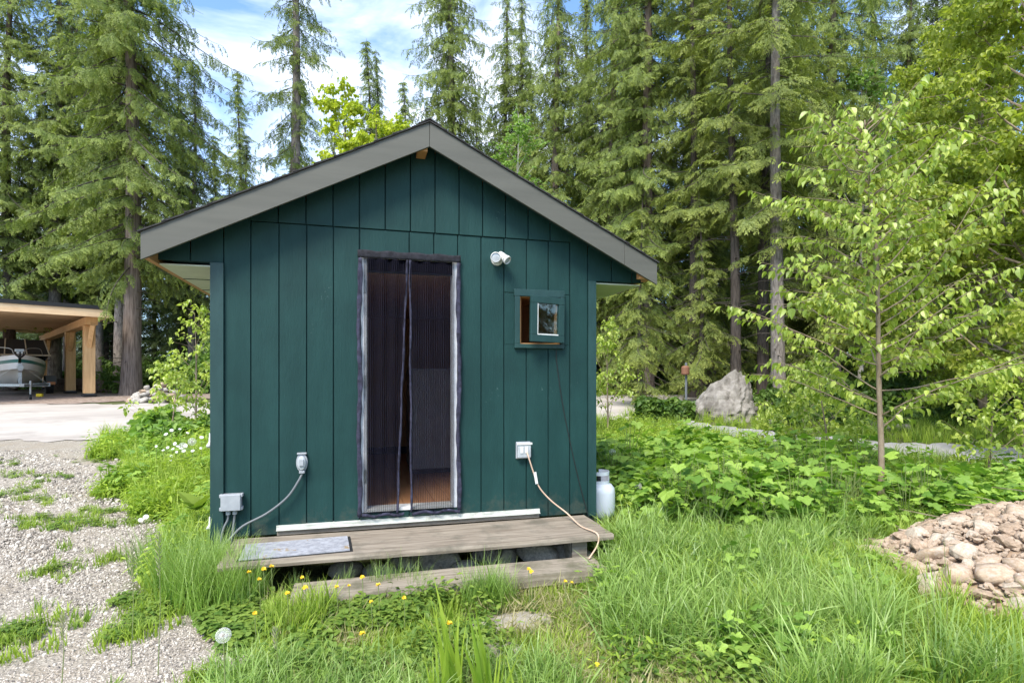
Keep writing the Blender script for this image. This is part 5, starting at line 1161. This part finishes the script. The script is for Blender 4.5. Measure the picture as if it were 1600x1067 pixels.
# long arching grass, right
x, y, xc, zc, px = field(5200, (2.4, 6.2), (900, 1700), 1, 7); c = clump(x, y, .8, 3); k = ~blocked(x, y, .05) & (((px > 1180) & (zc < 6)) | ((zc > 4.4) & (px > 930)) | (c > .66)) & (c > .40) & ~((px < 1190) & (zc < 3.6)) & ~((px < 1210) & (zc < 4.2) & (c < .8))
k &= ~((px > 1390) & (zc < 3.0) & (np.random.default_rng(78).uniform(size=len(x)) < .6)); k &= ~((px > 1000) & (px < 1290) & (zc > 5.1)) & ~((px < 1000) & (zc > 4.9)) & ~((px > 1370) & (np.random.default_rng(77).uniform(size=len(x)) < .72)); rs = np.random.default_rng(8)
plant('long_grass', g_long, x[k], y[k], rs.uniform(.30, 1.0, k.sum()) * np.where(px[k] < 1200, .55, np.where(px[k] > 1400, .75, .95)) * (.55 + .75 * clump(x[k], y[k], 1.8, 6)), 4, 4, .3)
# flattened swirls
x, y, xc, zc, px = field(2200, (2.9, 5.0), (940, 1290), 1, 9); k = ~blocked(x, y, .03) & (np.random.default_rng(4).uniform(size=len(x)) < .6)
plant('flattened_grass', g_flat, x[k], y[k], np.random.default_rng(8).uniform(.6, 1.0, k.sum()), 3, 5, .4, .03)
# arching pale blades at the very front, centre-left
x, y, xc, zc, px = field(520, (2.2, 2.75), (330, 900), 1, 10); k = (clump(x, y, 2) > .35)
plant('front_grass', g_flat, x[k], y[k], np.random.default_rng(8).uniform(.5, .85, k.sum()), 3, 6, .3)
# dry litter
x, y, xc, zc, px = field(6000, (2.4, 5.5), (420, 1330), 1, 11); k = ~blocked(x, y) & (gravel_mask(x, y) < .5) & (clump(x, y, 1.5, 5) > .40)
plant('dry_litter', g_dry, x[k], y[k], np.random.default_rng(8).uniform(.5, 1.2, k.sum()), 3, 7, .5, .01)
# fine dark clumps: left corner by the wall, along step and platform
def tufts(name, grp, spots, nv, seed, sc=(.7, 1.1)):
    r = np.random.default_rng(seed); X = []; Y = []; S = []
    for (px_, zc_, rad, n, s) in spots:
        a = r.uniform(0, 6.28, n); q = rad * np.sqrt(r.uniform(0, 1, n)); x0, y0 = c2w((px_ - 800) / F * zc_, zc_); X.append(x0 + q * np.cos(a)); Y.append(y0 + q * np.sin(a)); S.append(s * r.uniform(*sc, n))
    X, Y, S = map(np.concatenate, (X, Y, S)); k = ~((X > XL - .02) & (X < XR) & (Y > D - .04)); return plant(name, grp, X[k], Y[k], S[k], nv, seed)
tufts('wall_grass', g_fine, [(300, 4.0, .22, 34, 1.35), (330, 3.85, .2, 26, 1.3), (352, 3.75, .16, 26, 1.2), (372, 3.62, .12, 18, 1.25), (330, 3.65, .2, 30, 1.3), (300, 3.75, .2, 24, 1.2), (270, 4.3, .25, 26, 1.2), (385, 3.65, .14, 10, 1.0), (620, 3.80, .05, 3, .9), (655, 3.72, .10, 7, .8), (745, 3.62, .09, 10, 1.0), (790, 3.66, .06, 6, .95), (770, 3.64, .05, 6, 1.1), (590, 3.78, .06, 3, .9), (700, 3.62, .06, 3, .7), (470, 3.75, .08, 3, .7), (530, 3.8, .06, 2, .7)], 3, 31)
tufts('corner_grass', g_long, [(985, 4.6, .2, 16, .95), (1010, 4.3, .16, 14, .9), (965, 4.1, .08, 8, .75), (1040, 4.9, .3, 22, .9), (990, 5.4, .25, 20, .9), (975, 3.85, .06, 5, .6), (1300, 2.9, .2, 12, .8), (1400, 2.75, .2, 14, .85), (1500, 2.7, .2, 14, .85), (1580, 2.6, .2, 12, .8), (1440, 3.1, .2, 10, .8)], 4, 32)
# big pale sword leaves in front of the stones
T_sword = [blade_tuft('sword_blades', G_bright, 6, .52, .04, .030, .30, 5, s + 50, .3) for s in range(3)]
tufts('sword_grass', scatter_group('sword_scatter', T_sword), [(722, 2.55, .04, 3, 1.1), (765, 2.45, .05, 3, .85), (690, 2.45, .04, 2, .6), (830, 2.4, .06, 2, .5), (1150, 2.4, .1, 1, .5)], 3, 33)
# clover and herbs by the step and on the gravel
x, y, xc, zc, px = field(1900, (2.9, 3.8), (330, 640), 1, 12); k = ~blocked(x, y) & (zc < 3.50 - .1 * (xc > .3)) & ((zc > 3.05) | (px > 420)) & (gravel_mask(x, y) < .75) & (zc > 3.0 + .2 * clump(x, y, 2)); k &= (zc > 3.25) | (clump(x, y, 2, 2) > .55)
plant('clover', g_clov, x[k], y[k], np.random.default_rng(9).uniform(.7, 1.25, k.sum()), 3, 8)
x, y, xc, zc, px = field(3200, (2.6, 5.2), (420, 1350), 1, 13); k = ~blocked(x, y) & (clump(x, y, 1.4, 4) > .56)
plant('low_herbs', g_herb, x[k], y[k], np.random.default_rng(9).uniform(.6, 1.3, k.sum()), 3, 9)
x, y, xc, zc, px = field(9000, (2.4, 9), (-60, 400), 1, 14); k = (gravel_mask(x, y) > .2) & ~road_mask(xc, zc) & (clump(x, y, 1.3, .6) + .22 * (np.random.default_rng(1).uniform(size=len(x)) - .5) > .66) & (np.random.default_rng(1).uniform(size=len(x)) < .55)
plant('gravel_weeds', g_clov, x[k], y[k], np.random.default_rng(9).uniform(.35, .85, k.sum()), 3, 10)
# bright weeds on the left of the shed
x, y, xc, zc, px = field(3800, (4.0, 11.0), (90, 345), 1, 15); c = clump(x, y, 1.0, 2); k = (gravel_mask(x, y) < .3) & ~((x > XL - .08) & (y > D - .1)) & ~road_mask(xc, zc) & (c > .30)
plant('bright_weeds', g_brt, x[k], y[k], np.random.default_rng(10).uniform(.55, 1.25, k.sum()) * (.6 + .7 * c[k]) * np.clip(.6 + (zc[k] - 4) * .12, .6, 1.3) * np.clip(1.5 - (XL - x[k]) * .45, .7, 1.45), 4, 11)
x, y, xc, zc, px = field(900, (4.6, 11.0), (150, 345), 1, 61); k = (gravel_mask(x, y) < .15) & ~((x > XL - .08) & (y > D - .1)) & ~road_mask(xc, zc) & (clump(x, y, 1.3, 7) > .52)
plant('low_broadleaf_weeds', g_thim, x[k], y[k], np.random.default_rng(10).uniform(.5, 1.1, k.sum()), 4, 14)
x, y, xc, zc, px = field(2600, (4.2, 11.0), (120, 345), 1, 62); k = (gravel_mask(x, y) < .3) & ~((x > XL - .08) & (y > D - .1)) & ~road_mask(xc, zc) & (clump(x, y, 1.3, 8) > .45)
plant('tall_grass', g_mid, x[k], y[k], np.random.default_rng(10).uniform(.9, 1.7, k.sum()), 3, 15)
# broadleaf mass behind on the right and the verge beyond
x, y, xc, zc, px = field(3000, (5.3, 9.0), (925, 1800), 1, 16); c = clump(x, y, 1.1, 4); k = ~blocked(x, y, .05) & (c > .42) & ~((px > 1370) & (zc > 6.4) & (np.random.default_rng(66).uniform(size=len(x)) < .85))
plant('broadleaf_cover', g_thim, x[k], y[k], np.random.default_rng(10).uniform(.45, 1.2, k.sum()) * (.1 + 1.5 * c[k]), 4, 12, .25)
x, y, xc, zc, px = field(2600, (5.0, 9.2), (925, 1700), 1, 71); c = clump(x, y, 1.3, 14); k = ~blocked(x, y, .05) & (c > .45)
plant('bank_grass', g_long, x[k], y[k], np.random.default_rng(11).uniform(.5, 1.0, k.sum()) * (.3 + .9 * c[k]) * np.where(px[k] > 1370, .5, 1), 4, 16, .25)
x, y, xc, zc, px = field(1500, (5.5, 12), (930, 1750), 1, 17); k = ~blocked(x, y, .05) & (clump(x, y, 1.1, 9) > .45) & ~((px > 1370) & (zc > 6.8))
plant('bright_weeds', g_brt, x[k], y[k], np.random.default_rng(10).uniform(.6, 1.2, k.sum()), 4, 13)
x, y, xc, zc, px = field(260, (2.7, 5.2), (930, 1400), 1, 81); k = ~blocked(x, y, .05) & (clump(x, y, 1.2, 21) > .55)
plant('meadow_weeds', g_thim, x[k], y[k], np.random.default_rng(12).uniform(.35, .75, k.sum()), 4, 17, .3)
x, y, xc, zc, px = field(420, (2.7, 5.2), (930, 1400), 1, 82); k = ~blocked(x, y, .05) & (clump(x, y, 1.5, 25) > .55)
plant('meadow_weeds', g_brt, x[k], y[k], np.random.default_rng(12).uniform(.4, .8, k.sum()), 4, 18, .3)
# shrubs as undergrowth mass: leaf clusters heaped along the wood's edge
def undergrowth(name, n, zr, pr, hmax, seed, grp=S_shrub, cond=None, cs=.5, ls=1.15):
    x, y, xc, zc, px = field(n, zr, pr, 2, seed); r = np.random.default_rng(seed + 1); c = clump(x, y, cs, seed)
    k = ~blocked(x, y, .05) & (c > .32)
    if cond is not None: k &= cond(xc, zc, px)
    hh = hmax * (c[k] - .25) * 1.5; t = r.uniform(0, 1, k.sum()) ** .7; P_ = np.stack([x[k], y[k], hgt(x[k], y[k]) + hh * t], -1); m_ = k.sum(); print(name, m_)
    return scatter(name, grp, P_, np.stack([r.uniform(-.6, .6, m_), r.uniform(-.2, .8, m_), r.uniform(0, 6.28, m_)], -1), r.uniform(.5, 1.15, m_) * ls, r.integers(0, 4, m_))
undergrowth('undergrowth', 26000, (20.5, 34), (-120, 420), 1.7, 41, cond=lambda a, b, p: ~((p < 160) & (b < 25)))
undergrowth('undergrowth', 20000, (14.5, 30), (1130, 1760), 1.7, 42, cond=lambda a, b, p: b > 13.5)
undergrowth('undergrowth', 6000, (22, 34), (920, 1200), 1.0, 43)
undergrowth('edge_shrubs', 5000, (12.4, 14.2), (1000, 1080), .6, 44, cond=lambda a, b, p: b > 12.2)
undergrowth('edge_shrubs', 10000, (11.4, 14), (1200, 1760), .95, 45)
undergrowth('bright_shrubs', 9000, (7.0, 10.5), (1630, 1850), 1.3, 46, S_alder)
undergrowth('bright_shrubs', 1500, (20.0, 22), (255, 340), 2.2, 47, S_birch)
undergrowth('bright_shrubs', 4500, (9.2, 11.5), (215, 335), .7, 48, S_birch, lambda a, b, p: ~road_mask(a, b))

# thimbleberry plants with separate leaves
big = []
for s in range(3): V, Fc = lobed(.20); big.append(MB().add(V, Fc).add([(-.001, -.0015, 0), (.03, 0, .002), (-.001, .0015, 0)], [(0, 1, 2)]).mesh('leaf', G_thim))
rr = random.Random(17)
spots = [(1085, 5.9), (1130, 5.6), (1165, 5.9), (1205, 5.7), (1250, 5.9), (1100, 6.6), (1160, 6.7), (1220, 6.6), (1290, 6.3), (1035, 7.2), (985, 7.4), (1445, 5.75), (1415, 5.55), (1470, 5.9), (1330, 5.9), (1060, 5.35), (1110, 5.2), (1180, 5.3), (1240, 5.4), (1020, 6.3), (960, 6.6), (1060, 6.2), (1140, 6.2), (1190, 6.3), (1260, 6.7), (1340, 7.2), (1300, 5.5)]
side = ['nearest the propane tank side', 'left of the middle', 'in the middle', 'right of the middle', 'before the sapling trunk']
for i, (px_, zc_) in enumerate(spots):
    x, y, z = at(px_, zc_)
    where = 'beside the rubble pile' if px_ > 1400 else 'at the front edge of the bank' if 1050 < px_ < 1270 and zc_ < 5.65 else 'at the back of the bank' if 1050 < px_ < 1270 and zc_ > 6.5 else ('close behind the propane tank' if px_ < 1050 else ('left of the sapling trunk' if px_ > 1270 else 'in the bank right of the shed'))
    e = empty('thimbleberry_plant', (x, y, z), 'thimbleberry with broad lobed leaves ' + where, 'plant', 'thimbleberry plants ' + where)
    n = 21; h = rr.uniform(.42, .80)
    stems = MB()
    for j in range(n):
        a = j * 2.39996 + rr.uniform(-.4, .4); q = (j / n) ** .5 * .30; hh = h * (1 - .45 * (j / n)) * rr.uniform(.75, 1.15); p = Vector((q * math.cos(a), q * math.sin(a), hh)); stems.tube([(q * .2 * math.cos(a), q * .2 * math.sin(a), 0), (p.x * .6, p.y * .6, hh * .7), p], [.005, .003, .002], 4, False)
        o = bpy.data.objects.new('leaf', big[j % 3]); COL.objects.link(o); o.parent = e; o.location = p; o.rotation_euler = (rr.uniform(-.5, .5), rr.uniform(-.25, .8), a + rr.uniform(-.6, .6)); s = rr.uniform(.4, 1.0); o.scale = (s, s, s)
    stems.build('stems', M_stem, e)['kind'] = 'stuff'
# big floor leaves (burdock) near the step and at left wall
bl = MB(); V, Fc = leaf_poly(.24, .15, 'ovate', .12); bigleaf = bl.add(V, Fc).mesh('leaf', G_clover)
for px_, zc_, s, n, lab in [(930, 3.62, .85, 4, 'low burdock with grey green leaves beside the end of the lower step'), (322, 4.55, 1.0, 6, 'broad leaved mullein against the left corner of the shed'), (1365, 2.75, 1.0, 4, 'upright dock leaves in the grass before the rubble pile')]:
    x, y, z = at(px_, zc_); 
    if px_ == 322: x = XL - .2
    e = empty('broadleaf_weed', (x, y, z + (.35 if px_ == 322 else 0)), lab, 'plant')
    for j in range(n):
        o = bpy.data.objects.new('leaf', bigleaf); COL.objects.link(o); o.parent = e; o.rotation_euler = (rr.uniform(-.2, .2), rr.uniform(-1.0, -.5) if px_ != 930 else rr.uniform(-.25, .05), j * 6.28 / n + .5); o.scale = (s * rr.uniform(.7, 1.1),) * 3; o.location = (0, 0, .03)
# ---- dandelions
fl = MB(); r = random.Random(2)
for j in range(46):
    a = r.uniform(0, 6.28); L_ = r.uniform(.011, .019); e = r.uniform(.05, .9); d = Vector((math.cos(a) * math.cos(e), math.sin(a) * math.cos(e), math.sin(e))); w = Vector((-math.sin(a), math.cos(a), 0)) * .0022
    fl.add([-w, w, d * L_ + w, d * L_ - w], [(0, 1, 2, 3)])
flower = fl.mesh('flower_head', M_yellow); stemm = MB().tube([(0, 0, 0), (.006, 0, -.5), (0, .004, -1)], .0022, 5).mesh('stalk', M_stem)
dm = at; D_Y = [(389, 894), (412, 889), (405, 905), (424, 885), (472, 902), (477, 918), (449, 927), (526, 917), (545, 915), (566, 902), (591, 914), (580, 940), (631, 934), (566, 990), (826, 889), (830, 893), (883, 908), (893, 910), (702, 974), (933, 1038), (398, 958)]
for i, (px_, py_) in enumerate(D_Y):
    zc_ = 3.55 - max(0, py_ - 885) * .008 if px_ < 800 else 3.58 - max(0, py_ - 885) * .006
    x, y, g = at(px_, zc_); z = EYE + (590 - py_) * zc_ / F
    if z < g + .03: zc_ = EYE * F / (py_ - 590) * .965; x, y, g = at(px_, zc_); z = EYE + (590 - py_) * zc_ / F
    where = 'in the clover left of the lower step' if px_ < 460 else ('in front of the lower step' if px_ < 650 else ('by the right half of the lower step' if 800 < px_ < 900 else ('low in the grass nearest the camera' if py_ > 970 else 'in the short grass')))
    e = empty('dandelion', (x, y, z), 'yellow dandelion flower ' + where, 'flower', 'yellow dandelions ' + where)
    for nm, me in (('flower_head', flower), ('stalk', stemm)):
        o = bpy.data.objects.new(nm, me); COL.objects.link(o); o.parent = e
        if nm == 'stalk': o.scale = (1, 1, max(.03, z - g + .01))
        else: s = rr.uniform(.65, .95); o.rotation_euler = (rr.uniform(.0, .9), rr.uniform(-.4, .4), 0); o.scale = (s, s, s)
# seed heads
sh_ = MB(); r = random.Random(8)
for j in range(150):
    u = 1 - 2 * (j + .5) / 150; a = j * 2.39996; q = math.sqrt(1 - u * u); d = Vector((q * math.cos(a), q * math.sin(a), u)); t = d.orthogonal().normalized(); b2 = d.cross(t); p = d * .022
    sh_.add([d * .004 - t * .00025, d * .004 + t * .00025, p], [(0, 1, 2)])
    for m_ in range(5): aa = m_ * 1.257 + j; v = (t * math.cos(aa) + b2 * math.sin(aa)); e = p + v * .0052 + d * .003; w = v.cross(d) * .0005; sh_.add([p, e - w, e + w], [(0, 1, 2)])
fluff = sh_.mesh('seed_ball', M_petal); core = MB().lathe([(.001, -.006), (.006, -.003), (.006, .003), (.001, .006)], 8).mesh('seed_core', M_barks)
for i, (px_, py_, zc_, s, lab) in enumerate([(349, 992, 2.15, 1.1, 'large white dandelion clock on a tall stalk at the lower left'), (957, 706, 6.9, 1.5, 'white dandelion clock near the right wall corner, upper one'), (997, 759, 5.7, 1.5, 'white dandelion clock right of the propane tank'), (1209, 784, 5.3, 1.4, 'dandelion clock above the long grass, right of a pair'), (1208, 779, 5.45, 1.4, 'higher dandelion clock of the close pair in the long grass'), (1190, 788, 5.3, 1.1, 'dandelion clock left of the close pair in the long grass'), (283, 1030, 2.2, .0, ''),
        (300, 690, 7.5, 2.0, 'dandelion clock in the bright weeds by the left wall'), (286, 697, 7.6, 2.0, 'dandelion clock just left of the first by the left wall')]):
    if s == 0: continue
    x, y, g = at(px_, zc_); z = EYE + (590 - py_) * zc_ / F; e = empty('dandelion_clock', (x, y, z), lab, 'flower', 'dandelion seed heads')
    for nm, me in (('seed_ball', fluff), ('seed_core', core), ('stalk', stemm)):
        o = bpy.data.objects.new(nm, me); COL.objects.link(o); o.parent = e
        o.scale = (s, s, s) if nm != 'stalk' else (1.2, 1.2, max(.05, z - g))
# white daisies massed by the left wall
da = MB()
for j in range(12): a = j * .5236; da.add([(0, 0, .001), (.02 * math.cos(a - .2), .02 * math.sin(a - .2), 0), (.026 * math.cos(a), .026 * math.sin(a), -.002), (.02 * math.cos(a + .2), .02 * math.sin(a + .2), 0)], [(0, 1, 2, 3)])
daisy = da.mesh('daisy', M_petal); rs = np.random.default_rng(12); D_W = [(262, 699), (270, 701), (278, 697), (283, 700), (255, 703), (268, 712), (266, 719), (290, 696), (276, 706), (259, 678), (268, 672), (281, 670), (244, 697), (301, 704), (314, 700), (228, 807), (220, 812), (293, 676), (315, 683), (273, 693), (287, 704)]
for i, (px_, py_) in enumerate(D_W):
    zc_ = 7.3 if py_ < 750 else 5.0; x, y, g = at(px_, zc_); z = EYE + (590 - py_) * zc_ / F
    where = 'low in the weeds left of the shed' if py_ > 750 else 'massed in the bright weeds by the left shed wall'
    e = empty('daisy_flower', (x, y, z), 'white daisy ' + where, 'flower', 'white daisies ' + where)
    o = bpy.data.objects.new('petals', daisy); COL.objects.link(o); o.parent = e; s = rs.uniform(.7, 1.1); o.scale = (s, s, s); o.rotation_euler = (rs.uniform(.3, 1.1), rs.uniform(-.5, .5), 0)
    o = bpy.data.objects.new('stalk', stemm); COL.objects.link(o); o.parent = e; o.scale = (1, 1, max(.1, z - g))
# tall seeding stalks in front on the left
M_seed = mat('grass_seed', (.30, .30, .16), (.42, .40, .24), .8, 30)
for i, (px_, zc_, h, lab) in enumerate([(205, 2.9, .62, 'tall grass stalk with feathery head, left one over the gravel'), (247, 2.8, .70, 'tall grass stalk with feathery head, right one over the gravel'), (96, 2.7, .34, 'thin bare grass stalk at the lower left'), (430, 2.6, .30, 'seeding grass stalk in front of the clover'), (1478, 2.95, .62, 'tallest upright stalk before the rubble pile'), (1448, 2.9, .45, 'second upright stalk before the rubble pile'), (1460, 2.85, .4, 'short upright stalk before the rubble pile')]):
    x, y, z = at(px_, zc_); e = empty('grass_stalk', (x, y, z), lab, 'grass stalk', 'seeding grass stalks'); MB().tube([(0, 0, 0), (.01, 0, h * .5), (.0, .01, h)], [.0026, .002, .001], 5).build('stalk', M_stem, e); b = MB()
    for j in range(34):
        t = .68 + .32 * j / 34; a = j * 2.4; L_ = .02 + .022 * math.sin((t - .68) / .32 * 3.14); p = Vector((0, .01 * t, h * t)); d = Vector((math.cos(a) * .6, math.sin(a) * .6, 1)).normalized(); w = d.orthogonal().normalized() * .0022; b.add([p, p + d * L_ * .5 + w, p + d * L_, p + d * L_ * .5 - w], [(0, 1, 2, 3)])
    b.build('seed_head', M_seed, e)

# ---- loose gravel: real pebbles near the camera
M_peb = [mat('gravel_stone', (.34, .295, .245), (.47, .42, .36), .9, 3), mat('gravel_pale', (.46, .415, .355), (.60, .55, .485), .9, 3), mat('gravel_dark', (.16, .14, .12), (.27, .235, .20), .9, 3)]
pm = [stone_mesh('gravel_chip', M_peb[s % 3], 80 + s, 1, .65, .25) for s in range(6)]
x, y, xc, zc, px = field(70000, (2.2, 9.5), (-180, 470), 1, 18); rs = np.random.default_rng(13); k = (gravel_mask(x, y) > rs.uniform(.1, .9, len(x))) & ~road_mask(xc, zc); n = int(k.sum())
print('gravel', n); scatter('loose_gravel', scatter_group('gravel_scatter', pm), np.stack([x[k], y[k], hgt(x[k], y[k])], -1), rs.uniform(-3, 3, (n, 3)), rs.uniform(.0035, .0085, n) * (1 + (rs.uniform(size=n) < .05) * 1.2) * np.clip(zc[k] / 3.2, .9, 2.0), rs.integers(0, 6, n))
